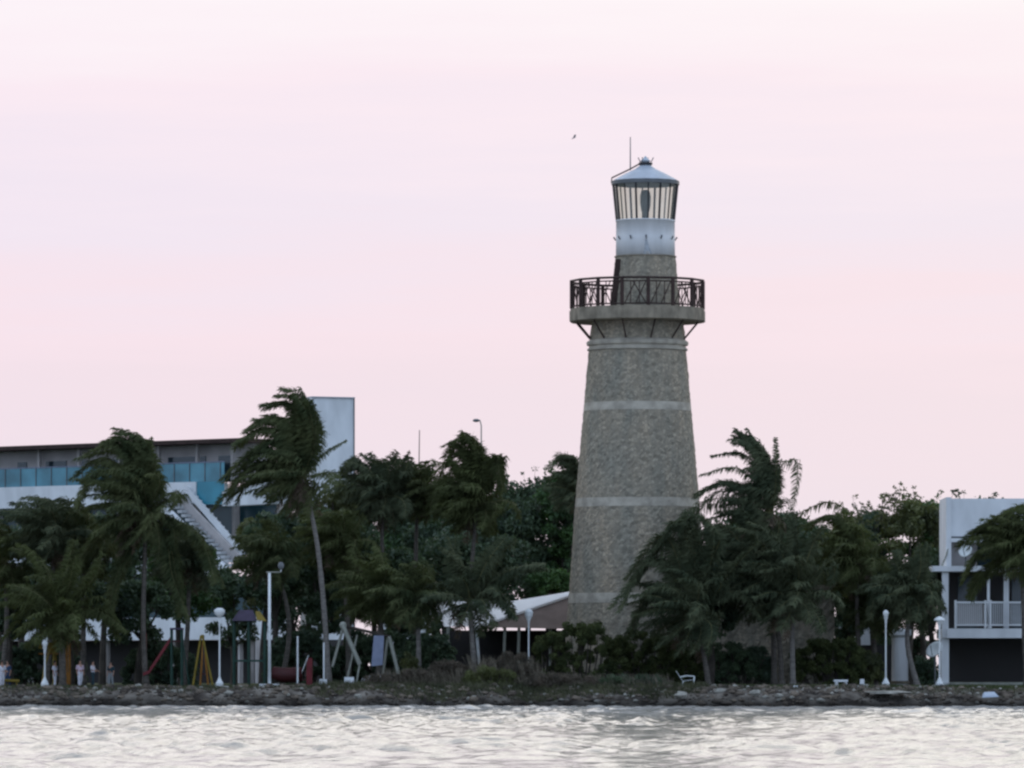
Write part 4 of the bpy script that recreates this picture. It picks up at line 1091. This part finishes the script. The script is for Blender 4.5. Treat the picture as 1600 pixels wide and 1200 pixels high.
def palm(label, bx, crown, Y, L=4.2, n=22, k=.8, mids=(), manual=(), el=(-45, 78), skirt=0, seed=0, leaf='palm', bark='bark', r=.17, lmax=1.0, side_bias=0.0, density=24, droop=.8):
    n = int(n * 1.7)
    if leaf == 'palm' and seed % 3 == 0: leaf = 'palm_c'
    elif leaf == 'palm' and seed % 3 == 1 and seed > 1: leaf = 'palm_b'
    skirt = max(skirt, 3)
    rng = np.random.default_rng(100 + seed)
    cpt = P(*crown, Y)
    base = np.array([X(bx, Y), Y, GZ - .1])
    t = thing('palm_tree', label, 'palm tree', tuple(base + (0, 0, .1)), 'coconut palms along the shore')
    path = [base] + [P(mx, my, Y) for mx, my in mids] + [cpt]
    if not mids: path = [base, base * .5 + cpt * .5 + np.array([rng.normal(0, .25), 0, 0]), cpt]
    tp = catmull(path, 22)
    rad_ = np.linspace(r * 1.15, r * .62, 22) * (1 + .07 * np.sin(np.arange(22) * 2.6)); rad_[0] *= 1.5; rad_[1] *= 1.15
    MB().tube(tp, rad_, 9).build('trunk', M[bark], t, True)
    mb = MB(); mp = MB()
    gold = 2.39996
    for i in range(n):
        a = gold * i + rng.uniform(-.3, .3)
        f = (i + .5) / n
        e = math.radians(el[1] + (el[0] - el[1]) * f ** 1.05 + rng.normal(0, 6))
        d = np.array([math.cos(a) * math.cos(e) + side_bias, math.sin(a) * math.cos(e), math.sin(e)]); d /= np.linalg.norm(d)
        Ln = L * rng.uniform(.78, 1.08) * (.72 + .35 * math.sin(math.pi * min(1, f * 1.1 + .15)))
        st = 14; p = cpt + d * .12; pts_ = [cpt.copy()]; step = Ln / st
        g_ = rng.uniform(.55, 1.0); kk = k * rng.uniform(.7, 1.25)
        for s_ in range(st):
            tt = (s_ + 1) / st
            dd = d + WIND * kk * tt ** 1.3 * 1.3 + np.array([0, 0, -1.0]) * g_ * 1.25 * tt ** 1.6
            dd /= np.linalg.norm(dd)
            p = pts_[-1] + dd * step; pts_.append(p)
        pts_ = np.array(pts_)
        pts_[:, 2] = np.maximum(pts_[:, 2], GZ + .15)
        frond(mb, mp, pts_, rng, lmax * rng.uniform(.85, 1.1), density=density, wind=.10 + .42 * min(k, 1.2), droop=droop)
    more = []
    for mf in manual:
        if not isinstance(mf, tuple):
            for _ in range(2):
                j = rng.normal(0, 1, (len(mf), 2)) * np.linspace(0, 9, len(mf))[:, None]
                more.append([(a[0] + b_[0], a[1] + abs(b_[1]) * .8) for a, b_ in zip(mf, j)])
    for mf in list(manual) + more:
        opt = {}
        if isinstance(mf, tuple): mf, opt = mf
        dy = opt.get('dy', rng.uniform(-.9, .9))
        m_ = len(mf)
        pts_ = catmull([P(x, y, Y + dy * i / max(1, m_ - 1)) for i, (x, y) in enumerate(mf)], 24)
        frond(mb, mp, pts_, rng, opt.get('lmax', lmax), density=opt.get('density', density + 3), wind=opt.get('wind', .5), droop=opt.get('droop', .6))
    mb.build('crown', M[leaf], t)
    mp.build('leaf_stalks', M['petiole'], t)
    if skirt:
        ms = MB(); mq = MB()
        for i in range(skirt):
            a = rng.uniform(0, 6.28); e = math.radians(rng.uniform(-82, -35))
            d = np.array([math.cos(a) * math.cos(e) * 1.2 - .1, math.sin(a) * math.cos(e), math.sin(e)])
            Ln = L * rng.uniform(.4, .7)
            pts_ = np.array([cpt + np.array([d[0] * tt ** .6, d[1] * tt ** .6, d[2] * tt]) * Ln for tt in np.linspace(0, 1, 10)])
            pts_[:, 2] = np.maximum(pts_[:, 2], GZ + .1)
            frond(ms, mq, pts_, rng, lmax * .8, density=16, wind=.15, droop=1.0, bare=.05)
        ms.build('dead_fronds', M['dead'], t); mq.build('dead_stalks', M['dead'], t)
    return t

palm('tallest windswept palm on a slender curving trunk, in front of the pale tower block', 514, (472, 748), 351, L=3.9, n=22, k=1.5, mids=[(507, 960), (497, 860), (484, 790)],
     manual=[[(472, 748), (462, 690), (430, 650), (385, 672)], [(472, 748), (450, 690), (415, 668), (368, 692)], [(472, 748), (470, 680), (452, 630), (410, 632)],
             [(472, 748), (476, 680), (466, 618), (438, 606)], [(472, 748), (485, 690), (486, 640), (470, 606)], [(472, 748), (490, 700), (494, 660), (488, 625)],
             [(472, 748), (440, 710), (400, 700), (350, 745)], [(472, 748), (435, 725), (395, 728), (340, 785)], [(472, 748), (425, 740), (390, 752), (352, 775)],
             [(472, 748), (455, 700), (420, 690), (375, 728)], [(472, 748), (465, 700), (445, 655), (398, 655)],
             ([(472, 748), (492, 722), (515, 702), (541, 688)], dict(lmax=.5, wind=.15, droop=1.2))],
     el=(-60, 60), skirt=11, seed=1, bark='palebark', side_bias=-.3, lmax=1.0)
palm('broad dark palm with upswept top in front of the hotel roof', 228, (228, 800), 352, L=4.7, n=30, k=.9, mids=[(224, 980), (226, 880)],
     manual=[[(228, 800), (220, 735), (195, 685), (160, 690)], [(228, 800), (212, 735), (180, 690), (140, 712)], [(228, 800), (226, 730), (212, 682), (178, 668)], [(228, 800), (236, 735), (238, 684)],
             [(228, 800), (200, 740), (160, 715), (118, 745)], [(228, 800), (230, 740), (222, 700), (200, 690)], [(228, 800), (240, 750), (235, 715), (215, 700)], [(228, 800), (190, 750), (150, 735), (118, 790)],
             [(228, 800), (180, 815), (145, 850), (118, 900)], [(228, 800), (280, 815), (315, 845), (338, 905)], [(228, 800), (262, 840), (275, 900), (285, 960)], [(228, 800), (205, 850), (180, 905), (170, 960)]],
     skirt=8, seed=2, leaf='palm')
palm('low arching palm at the left edge with a long frond reaching the picture side', 98, (92, 966), 349, L=4.0, n=20, k=.5, mids=[(97, 1020)],
     manual=[([(92, 966), (62, 950), (28, 970), (-4, 1012)], dict(lmax=.7)), [(92, 966), (120, 930), (148, 895), (160, 862)], [(92, 966), (80, 910), (60, 870), (30, 850)], [(92, 966), (130, 950), (165, 955), (190, 985)], [(92, 966), (100, 910), (112, 870), (118, 845)]],
     seed=3, r=.22)
palm('bushy green palm between the left edge and the broad dark palm', 72, (84, 838), 356, L=4.2, n=26, k=.9, seed=4, skirt=4)
palm('smaller palm just right of the bushy green palm at the left', 130, (132, 850), 358, L=3.9, n=22, k=.9, seed=5)
palm('palm cut by the left picture edge', 2, (8, 880), 357, L=4.0, n=22, k=.7, seed=6)
palm('dark palm between the broad dark palm and the stair of the hotel', 286, (296, 880), 357, L=3.2, n=22, k=.9, seed=7, skirt=5)
palm('palm with brown hanging fronds behind the tallest white pole', 440, (428, 872), 358, L=3.2, n=22, k=.9, seed=8, skirt=12)
palm('palm filling the space right of the tallest windswept palm', 545, (530, 850), 360, L=3.6, n=24, k=.9, seed=9, skirt=5)
palm('palm with two pointed top fronds, first of the middle group from the left', 590, (598, 775), 362, L=3.4, n=26, k=.8, seed=10, skirt=8,
     manual=[[(598, 775), (575, 735), (555, 715), (545, 735)], [(598, 775), (590, 730), (580, 708)], [(598, 775), (605, 735), (620, 705)], [(598, 775), (625, 740), (640, 706)]])
palm('palm leaning on its left neighbour, second of the middle group from the left', 650, (652, 775), 364, L=3.0, n=22, k=.7, seed=11, skirt=7,
     manual=[[(652, 775), (665, 740), (680, 720)], [(652, 775), (640, 735), (625, 715)], [(652, 775), (675, 760), (700, 740)]])
palm('tallest palm of the middle group with a rounded blown top', 742, (745, 790), 361, L=3.6, n=26, k=1.0, seed=12, skirt=4,
     manual=[[(745, 790), (742, 720), (728, 682), (704, 690)], [(745, 790), (735, 725), (715, 692), (692, 715)], [(745, 790), (752, 730), (745, 690), (722, 674)], [(745, 790), (725, 740), (705, 720), (684, 750)],
             [(745, 790), (755, 740), (756, 705), (740, 685)], [(745, 790), (722, 760), (695, 750), (672, 790)],
             [(745, 790), (768, 745), (784, 714), (788, 765)], [(745, 790), (765, 740), (776, 712), (772, 730)], [(745, 790), (740, 735), (725, 705), (700, 712)]])
palm('short palm with spiky drooping fronds in front of the white tent', 744, (734, 942), 350, L=3.7, n=10, k=.45, mids=[(738, 1000)], seed=13, skirt=3, bark='palebark',
     manual=[[(734, 942), (690, 925), (655, 945), (640, 975)], [(734, 942), (780, 900), (815, 885), (850, 880)], [(734, 942), (770, 930), (795, 945), (800, 965)], [(734, 942), (760, 880), (790, 840)], [(734, 942), (715, 880), (700, 840)]], el=(-35, 75))
palm('short pale trunked palm left of the white tent', 654, (652, 935), 351, L=3.3, n=22, k=.5, mids=[(654, 1000)], seed=14, bark='palebark')
palm('dark trunked palm behind the blue-grey banner', 592, (590, 930), 354, L=3.6, n=22, k=.6, seed=15, skirt=4)
palm('palm crown just showing left of the lighthouse shaft', 903, (900, 772), 378, L=2.5, n=11, k=1.1, seed=16,
     manual=[[(900, 772), (896, 730), (885, 712), (870, 722)], [(900, 772), (902, 735), (898, 714), (882, 712)]])
palm('windswept palm with a broken hanging frond right of the lighthouse', 1210, (1206, 802), 353, L=3.3, n=9, k=1.9, seed=17, leaf='palm_b', side_bias=-.6, lmax=1.0, el=(-20, 60),
     manual=[[(1206, 802), (1204, 745), (1186, 692), (1150, 674)], [(1206, 802), (1200, 740), (1174, 694), (1140, 686)], [(1206, 802), (1206, 750), (1196, 710), (1168, 670)],
             ([(1206, 802), (1192, 745), (1160, 708), (1112, 712)], dict(lmax=.8, wind=.25, droop=1.3)), ([(1206, 802), (1182, 752), (1145, 730), (1094, 742)], dict(lmax=.8, density=18, wind=.25, droop=1.4)), [(1206, 802), (1175, 765), (1130, 752), (1086, 772)],
             ([(1206, 802), (1165, 775), (1115, 772), (1064, 842)], dict(lmax=.9, density=15)), [(1206, 802), (1200, 760), (1186, 730), (1160, 735)], [(1206, 802), (1198, 765), (1178, 755), (1140, 765)],
             ([(1206, 802), (1213, 745), (1212, 684)], dict(wind=.1, droop=.3, lmax=.5)), ([(1206, 802), (1212, 750), (1215, 723), (1230, 721), (1245, 720), (1246, 745), (1239, 796)], dict(lmax=.75, wind=.7, droop=1.0, density=13)),
             ([(1206, 802), (1170, 785), (1120, 778), (1070, 800)], dict(lmax=1.9, wind=.12, droop=2.6, density=12)), ([(1206, 802), (1185, 782), (1150, 778), (1110, 790)], dict(lmax=1.6, wind=.12, droop=2.6, density=12))])
palm('leaning palm with fronds sweeping across the foot of the lighthouse', 1108, (1080, 962), 349, L=4.4, n=22, k=1.1, mids=[(1098, 1015)], seed=18, leaf='palm_b',
     manual=[[(1080, 962), (1050, 890), (1012, 875), (972, 948)], [(1080, 962), (1062, 870), (1040, 835), (996, 905)], [(1080, 962), (1078, 860), (1060, 815), (1022, 862)], [(1080, 962), (1092, 850), (1080, 800), (1055, 830)],
             [(1080, 962), (1040, 920), (1010, 930), (985, 985)], [(1080, 962), (1112, 920), (1160, 870), (1190, 845)], [(1080, 962), (1110, 880), (1115, 830), (1095, 805)], [(1080, 962), (1120, 930), (1165, 925), (1195, 960)]])
palm('palm with a dark thick trunk, left of the twin trunks by the stone annex', 1222, (1196, 912), 352, L=4.8, n=30, k=.9, mids=[(1216, 990)], seed=19, leaf='palm_b', side_bias=-.15,
     manual=[[(1196, 912), (1160, 850), (1120, 820), (1080, 850)], [(1196, 912), (1180, 840), (1160, 800), (1120, 800)], [(1196, 912), (1150, 890), (1110, 900), (1085, 950)], [(1196, 912), (1200, 850), (1190, 800), (1165, 790)]])
palm('palm with a pale trunk and bright bare stalk, right one of the twin trunks', 1239, (1240, 938), 350, L=4.4, n=22, k=.6, mids=[(1238, 1000)], seed=20, leaf='palm_b', bark='palebark',
     manual=[([(1240, 938), (1262, 908), (1290, 880), (1318, 850)], dict(lmax=.5)), [(1240, 938), (1242, 880), (1246, 830), (1240, 800)], [(1240, 938), (1220, 870), (1200, 830), (1170, 815)], [(1240, 938), (1270, 850), (1290, 820)]], el=(-20, 80))
palm('palm with one arching frond against the sky right of the broken frond', 1345, (1338, 880), 356, L=3.4, n=22, k=.9, seed=21, skirt=6,
     manual=[([(1338, 880), (1336, 815), (1295, 784), (1236, 808)], dict(lmax=1.1, wind=.15, droop=1.6, density=12)), [(1338, 880), (1330, 830), (1300, 805), (1260, 820)]])
palm('round headed palm in front of the olive tree, beside the small headed lamp post', 1434, (1424, 935), 353, L=3.3, n=26, k=.6, seed=22, skirt=5, bark='palebark',
     manual=[[(1424, 935), (1395, 915), (1372, 930), (1360, 960)], [(1424, 935), (1415, 890), (1400, 860)], [(1424, 935), (1440, 890), (1450, 850)]])
palm('small palm between the round headed palm and the stone annex', 1372, (1372, 955), 357, L=2.9, n=22, k=.6, seed=23)
palm('palm at the right picture edge covering part of the house balcony', 1606, (1598, 862), 356, L=3.6, n=24, k=1.0, seed=24, skirt=5, r=.2,
     manual=[[(1598, 862), (1565, 825), (1535, 822), (1508, 852)], [(1598, 862), (1560, 850), (1530, 865), (1505, 905)], [(1598, 862), (1590, 815), (1575, 800), (1545, 815)], [(1598, 862), (1605, 810), (1600, 790), (1570, 800)], [(1598, 862), (1560, 880), (1535, 900), (1515, 935)]])

# ------------------------------------------------------------------ broadleaf trees and shrubs
def leaves(centers, radii, per, size, rng):
    n = len(centers) * per
    c = np.repeat(np.asarray(centers), per, 0); rr = np.repeat(np.asarray(radii), per)
    d = rng.normal(0, 1, (n, 3)); d /= np.linalg.norm(d, axis=1)[:, None]
    p = c + d * (rr * rng.random(n) ** .45)[:, None] * np.array([1, 1, .8])
    a = rng.normal(0, 1, (n, 3)); a /= np.linalg.norm(a, axis=1)[:, None]
    b = np.cross(a, rng.normal(0, 1, (n, 3))); b /= np.linalg.norm(b, axis=1)[:, None] + 1e-9
    s = (size * rng.uniform(.5, 1.2, n))[:, None]
    a = a * s; b = b * s * .5
    return np.stack([p - a, p - b, p + a, p + b], 1)

def tree(label, x, ytop, ybot, wpx, Y, leaf='leaf_dark', seed=0, nc=46, per=150, size=.17, name='tree', cat='tree', group=None, lacy=0, trunk_r=.22, depth=None):
    rng = np.random.default_rng(500 + seed)
    cx = X(x, Y); zt, zb = Z(ytop, Y), Z(ybot, Y); rx = wpx * Y / F / 2; ry = depth or rx * .8
    cz = (zt + zb) / 2; rz = (zt - zb) / 2
    t = thing(name, label, cat, (cx, Y, GZ), group)
    C, R_ = [], []
    while len(C) < nc:
        a_ = rng.uniform(0, 6.28); q = rng.random() ** .5      # broad, flat-topped crown filled to its edge
        v = np.array([q * math.cos(a_), q * math.sin(a_), 0.0]); v[2] = rng.uniform(-1, 1) * (1 - .45 * q ** 3)
        if rng.random() < .35: v[2] = (1 - .45 * q ** 3) * rng.uniform(.8, 1.0)
        C.append((cx + v[0] * rx * .86, Y + v[1] * ry * .86, cz + v[2] * rz * .86)); R_.append(rng.uniform(.14, .30) * min(rx, rz * 1.3) + .15)
    mb = MB().quads(leaves(C, R_, per, size, rng))
    if lacy:
        C2 = []; 
        for _ in range(lacy):
            a = rng.uniform(-1, 1); C2.append((cx + a * rx * .95, Y + rng.uniform(-.5, .5) * ry, cz + rz * (1 - .45 * abs(a) ** 3) * rng.uniform(.90, 1.03)))
        C3 = [c_ + rng.normal(0, 1, 3) * np.array([.28, .28, .30]) for c_ in map(np.array, C2) for _ in range(4)]
        mb.quads(leaves(C3, [rng.uniform(.10, .30) for _ in C3], 13, size * .7, rng))
    mb.build('crown', M[leaf], t)
    mt = MB()
    fork = np.array([cx + rng.normal(0, .2), Y, max(GZ + .5, zb + rz * .15)])
    mt.tube([(cx, Y, GZ - .1), (cx + rng.normal(0, .1), Y, GZ * .5 + fork[2] * .5), fork], [trunk_r * 1.3, trunk_r, trunk_r * .8], 7)
    for i in rng.choice(len(C), min(9, len(C)), replace=False):
        e = np.array(C[i]); m_ = fork * .5 + e * .5 + rng.normal(0, .25, 3)
        mt.tube([fork, m_, e], [trunk_r * .5, trunk_r * .28, .03], 5)
    if lacy:
        for c_ in C3: mt.tube([np.array(c_) + (rng.normal(0, .2), 0, -.9), np.array(c_) + (rng.normal(0, .1), 0, -.4), np.array(c_) + (-.05, 0, .15)], [.02, .012, .006], 3)
    mt.build('trunk', M['treebark'], t)
    return t

tree('wide dark tree just left of the lighthouse shaft', 850, 762, 1000, 150, 386, seed=1, nc=80, per=190, lacy=6)
tree('dark tree behind the rounded palm of the middle group', 775, 790, 1000, 130, 392, seed=2, nc=70, per=170, lacy=5)
tree('dark tree behind the short pale trunked palm', 690, 800, 1010, 130, 390, seed=3, nc=70, per=170)
tree('green tree behind the first palm of the middle group', 620, 830, 1010, 120, 394, 'leaf_green', seed=4, nc=56, per=170)
tree('olive green tree rising beside the pale tower block', 532, 742, 1010, 100, 396, 'leaf_olive', seed=5, nc=60, per=160, lacy=5)
tree('dark tree behind the trunk of the tallest windswept palm', 455, 800, 1010, 120, 388, seed=6, nc=70, per=170)
tree('dark green tree under the stair of the hotel', 365, 885, 1020, 105, 392, 'leaf_dark', seed=7, nc=34, per=170)
tree('dark tree behind the trunk of the broad dark palm', 235, 830, 965, 170, 392, seed=8, nc=60, per=170)
tree('dark green tree behind the bushy green palm', 90, 800, 968, 130, 394, seed=9, nc=60, per=170)
tree('dark tree at the far left behind the palm cut by the edge', 0, 885, 968, 110, 392, seed=10, nc=40, per=170)
tree('bright green rounded tree top above the brown roof', 862, 890, 960, 74, 376, 'leaf_green', seed=11, nc=30, per=150)
tree('dark tree behind the palms over the stone annex', 1190, 800, 950, 190, 366, seed=12, nc=80, per=190)
tree('lacy tree top behind the arching frond', 1322, 806, 1000, 90, 384, 'leaf_olive', seed=13, nc=34, per=100, lacy=12)
tree('olive tree with loose crown left of the right house', 1425, 768, 990, 120, 386, 'leaf_olive', seed=14, nc=64, per=150, lacy=12)
tree('dark tree in the gap behind the small palm and lamp post', 1372, 790, 1000, 110, 390, 'leaf_dark', seed=15, nc=54, per=170, lacy=5)
tree('tree behind the right house with twigs above its roof', 1530, 772, 1000, 130, 402, 'leaf_dark', seed=16, nc=40, per=130, lacy=9)
tree('olive brown tree above the stone annex', 1290, 840, 960, 100, 370, 'leaf_olive', seed=17, nc=36, per=150)
tree('dark tree behind the lamp posts left of the right house', 1455, 850, 1000, 90, 372, 'leaf_dark', seed=18, nc=40, per=170)

def shrub(label, x, ytop, wpx, Y, leaf, seed, nc=40, per=150, size=.12, name='shrub', cat='shrub', depth=1.6, group=None):
    rng = np.random.default_rng(700 + seed); cx = X(x, Y); zt = Z(ytop, Y); rx = wpx * Y / F / 2; hz_ = zt - GZ; nc = int(nc * 1.6); size = size * .72; per = int(per * 1.3)
    t = thing(name, label, cat, (cx, Y, GZ), group)
    C = []; R_ = []
    for _ in range(nc):
        u = rng.uniform(-1, 1); top = hz_ * (1 - .35 * abs(u) ** 3) * rng.uniform(.88, 1.04)
        z_ = top * rng.random() ** .6; r_ = rng.uniform(.22, .42)
        C.append((cx + u * (rx - .2), Y + rng.uniform(-1, 1) * depth * .5, GZ + max(.1, z_ - r_ * .5))); R_.append(r_)
    MB().quads(leaves(C, R_, per, size, rng)).build('foliage', M[leaf], t)
    mt = MB()
    for i in range(0, nc, 3):
        e = np.array(C[i]); b0 = np.array([cx + (e[0] - cx) * .6, Y, GZ - .05]); mt.tube([b0, b0 * .4 + e * .6 + rng.normal(0, .08, 3), e + (rng.normal(0, .1), 0, .35)], [.045, .03, .01], 4)
    mt.build('stems', M['treebark'], t)
    return t
shrub('wide olive green hedge at the left foot of the lighthouse', 905, 970, 150, 352, 'hedge', 1, 90)
shrub('olive hedge in front of the lighthouse, right of the green hedge', 1005, 978, 120, 353.5, 'hedge', 2, 90)
shrub('dark bush behind the leaning palm trunk', 1080, 1005, 70, 354, 'hedge', 3, 50)
shrub('very dark bush filling the gap between the leaning palm and the twin trunks', 1155, 1000, 110, 354, 'leaf_dark', 4, 80)
shrub('rounded dark hedge right of the twin palm trunks', 1295, 990, 120, 354, 'hedge', 5, 90)
shrub('olive sapling bush right of the rounded hedge', 1362, 1018, 44, 355, 'leaf_olive', 6, 22)
shrub('dark shrub at the base of the round headed palm', 1445, 1020, 40, 360, 'leaf_dark', 7, 30)
shrub('brown dry scrub in front of the white tent', 800, 1018, 90, 349.5, 'leaf_dry', 8, 60, 120, .09)
shrub('dry brown scrub left of the short tent palm', 700, 1030, 70, 349, 'leaf_dry', 9, 44, 120, .09)
shrub('low dry scrub at the foot of the short pale trunked palm', 650, 1042, 60, 348.5, 'leaf_dry', 10, 34, 110, .09)
shrub('green brown scrub between the tent palm and the green hedge', 765, 1040, 90, 348, 'leaf_olive', 11, 36, 110, .09)
shrub('low brown scrub in front of the wide green hedge', 880, 1050, 120, 347.5, 'leaf_dry', 12, 46, 110, .09)
shrub('low dark scrub in front of the dark lighthouse hedge', 990, 1052, 110, 347.8, 'leaf_dark', 13, 46, 110, .09)
shrub('small yellow green plant at the tent post', 640, 1020, 30, 351, 'leaf_olive', 14, 14)
shrub('dark hedge behind the red tunnel', 470, 985, 120, 362, 'leaf_dark', 15, 90, 150, .15)
shrub('dark hedge behind the pale wooden frame', 570, 985, 110, 364, 'leaf_dark', 16, 90, 150, .15)
shrub('dark hedge behind the short pale trunked palm', 668, 985, 90, 362, 'leaf_dark', 17, 70, 150, .15)
shrub('dark hedge behind the garden wall gap', 1340, 955, 130, 376, 'leaf_dark', 18, 80, 150, .15)
shrub('dark hedge behind the slide', 250, 1005, 120, 364, 'leaf_dark', 19, 80, 150, .15)
shrub('dark hedge behind the climbing frame', 60, 1005, 150, 366, 'leaf_dark', 20, 90, 150, .15)

tree('dark leafy tree between the left edge and the bushy green palm', 35, 815, 968, 120, 372, seed=30, nc=60, per=180)
tree('dark leafy tree left of the broad dark palm trunk', 160, 800, 972, 130, 374, seed=31, nc=70, per=180)
tree('dark leafy tree right of the broad dark palm trunk', 285, 835, 975, 120, 375, seed=32, nc=60, per=180, leaf='leaf_green')
tree('olive leafy tree behind the head of the tallest white pole', 410, 800, 965, 90, 374, seed=33, nc=50, per=180, leaf='leaf_olive')
tree('dark leafy tree right of the tallest windswept palm trunk', 545, 800, 985, 110, 372, seed=34, nc=70, per=180)
tree('dark leafy tree between the two palms of the middle group', 625, 850, 1000, 90, 373, seed=35, nc=50, per=180)
tree('dark leafy tree over the white tent roof', 745, 830, 940, 170, 378, seed=36, nc=80, per=180)
tree('dark leafy tree behind the leaning palm', 1110, 850, 1000, 110, 352.8, seed=37, nc=60, per=180, leaf='leaf_dark')
shrub('dark hedge behind the dark trunked palm and banner', 620, 985, 140, 366, 'leaf_dark', 21, 90, 150, .15)
shrub('tall dark hedge behind the lamp post with small head', 1400, 985, 160, 392, 'leaf_dark', 22, 90, 150, .18)
shrub('tall dark hedge left of the white tent', 690, 975, 90, 374, 'leaf_dark', 23, 70, 150, .15)
shrub('dry brown scrub under the tent palm', 745, 1030, 80, 350.5, 'leaf_dry', 24, 50, 120, .09)
shrub('low dry scrub right of the pale wooden frame', 600, 1050, 70, 347.6, 'leaf_dry', 25, 34, 110, .09)

tree('dark leafy tree low behind the climbing frame', 110, 900, 1010, 130, 362, seed=40, nc=50, per=180)
tree('dark leafy tree low behind the slide', 215, 905, 1008, 110, 363, seed=41, nc=46, per=180)
tree('dark leafy tree low behind the cut palm at the left edge', 15, 900, 1008, 100, 363, seed=42, nc=46, per=180)
tree('dark leafy tree low right of the stone annex', 1330, 860, 1010, 60, 368, seed=43, nc=36, per=180)
tree('dark leafy tree low between annex and round column', 1365, 900, 985, 70, 364, seed=44, nc=30, per=180, leaf='leaf_olive')

tree('broad dark tree top between the middle palm group and the lighthouse', 822, 744, 960, 175, 389, seed=50, nc=90, per=190, lacy=8)
tree('dark tree top touching the left side of the lighthouse shaft', 886, 724, 960, 100, 384, seed=51, nc=70, per=190, leaf='leaf_green', lacy=6)
tree('dark tree mass behind the middle palm group', 680, 752, 960, 200, 396, seed=52, nc=110, per=190, lacy=8)
tree('green tree mass between pale tower block and middle palm group', 585, 742, 960, 130, 398, seed=53, nc=80, per=190, leaf='leaf_green', lacy=5)
tree('green tree filling the gap right of the arching frond', 1350, 796, 960, 120, 392, seed=54, nc=80, per=190, leaf='leaf_olive', lacy=8)
tree('dense green tree right next to the left corner of the right house', 1440, 776, 960, 90, 390, seed=55, nc=70, per=190, leaf='leaf_green', lacy=5)
tree('dark tree behind the broken hanging frond', 1250, 812, 960, 120, 390, seed=56, nc=80, per=190)

tree('dark leafy tree under the white parapet right of the hotel stair', 432, 790, 985, 100, 370, seed=60, nc=70, per=190)
tree('dark leafy tree low behind the thin pale poles', 505, 850, 1010, 90, 364, seed=61, nc=60, per=190)

tree('dark leafy tree behind the curving trunk of the tallest windswept palm', 482, 782, 975, 90, 376, seed=62, nc=70, per=190)
mb = MB()
mb.quads(blades(900, (X(745, 349), X(850, 349)), (348.5, 350), 1.7, seed=31, w=0.022, spread=.18))
mb.quads(blades(1300, (X(600, 348), X(760, 348)), (347.5, 349), 1.0, seed=32, w=0.022, spread=.25))
mb.quads(blades(1000, (X(850, 348), X(1050, 348)), (346.8, 348.3), .8, seed=33, w=0.022, spread=.25))
o = mb.build('reeds', M['reed']); o['kind'] = 'stuff'; tag(o, 'pale dry reeds standing in the scrub in front of the tent and hedge', 'reeds')

mb = MB()
mb.quads(blades(9000, (X(1120, 348), X(1640, 348)), (346.6, 351), .15, seed=41, w=0.03))
mb.quads(blades(3000, (X(-40, 348), X(420, 348)), (346.8, 350), .12, seed=42, w=0.03))
o = mb.build('lawn_grass', mat('lawn_grass', (0.075, 0.105, 0.035), 0.9, vscale=0.8, col2=(0.04, 0.06, 0.022), transl=0.1)); o['kind'] = 'stuff'; tag(o, 'green lawn edge along the top of the bank', 'grass')
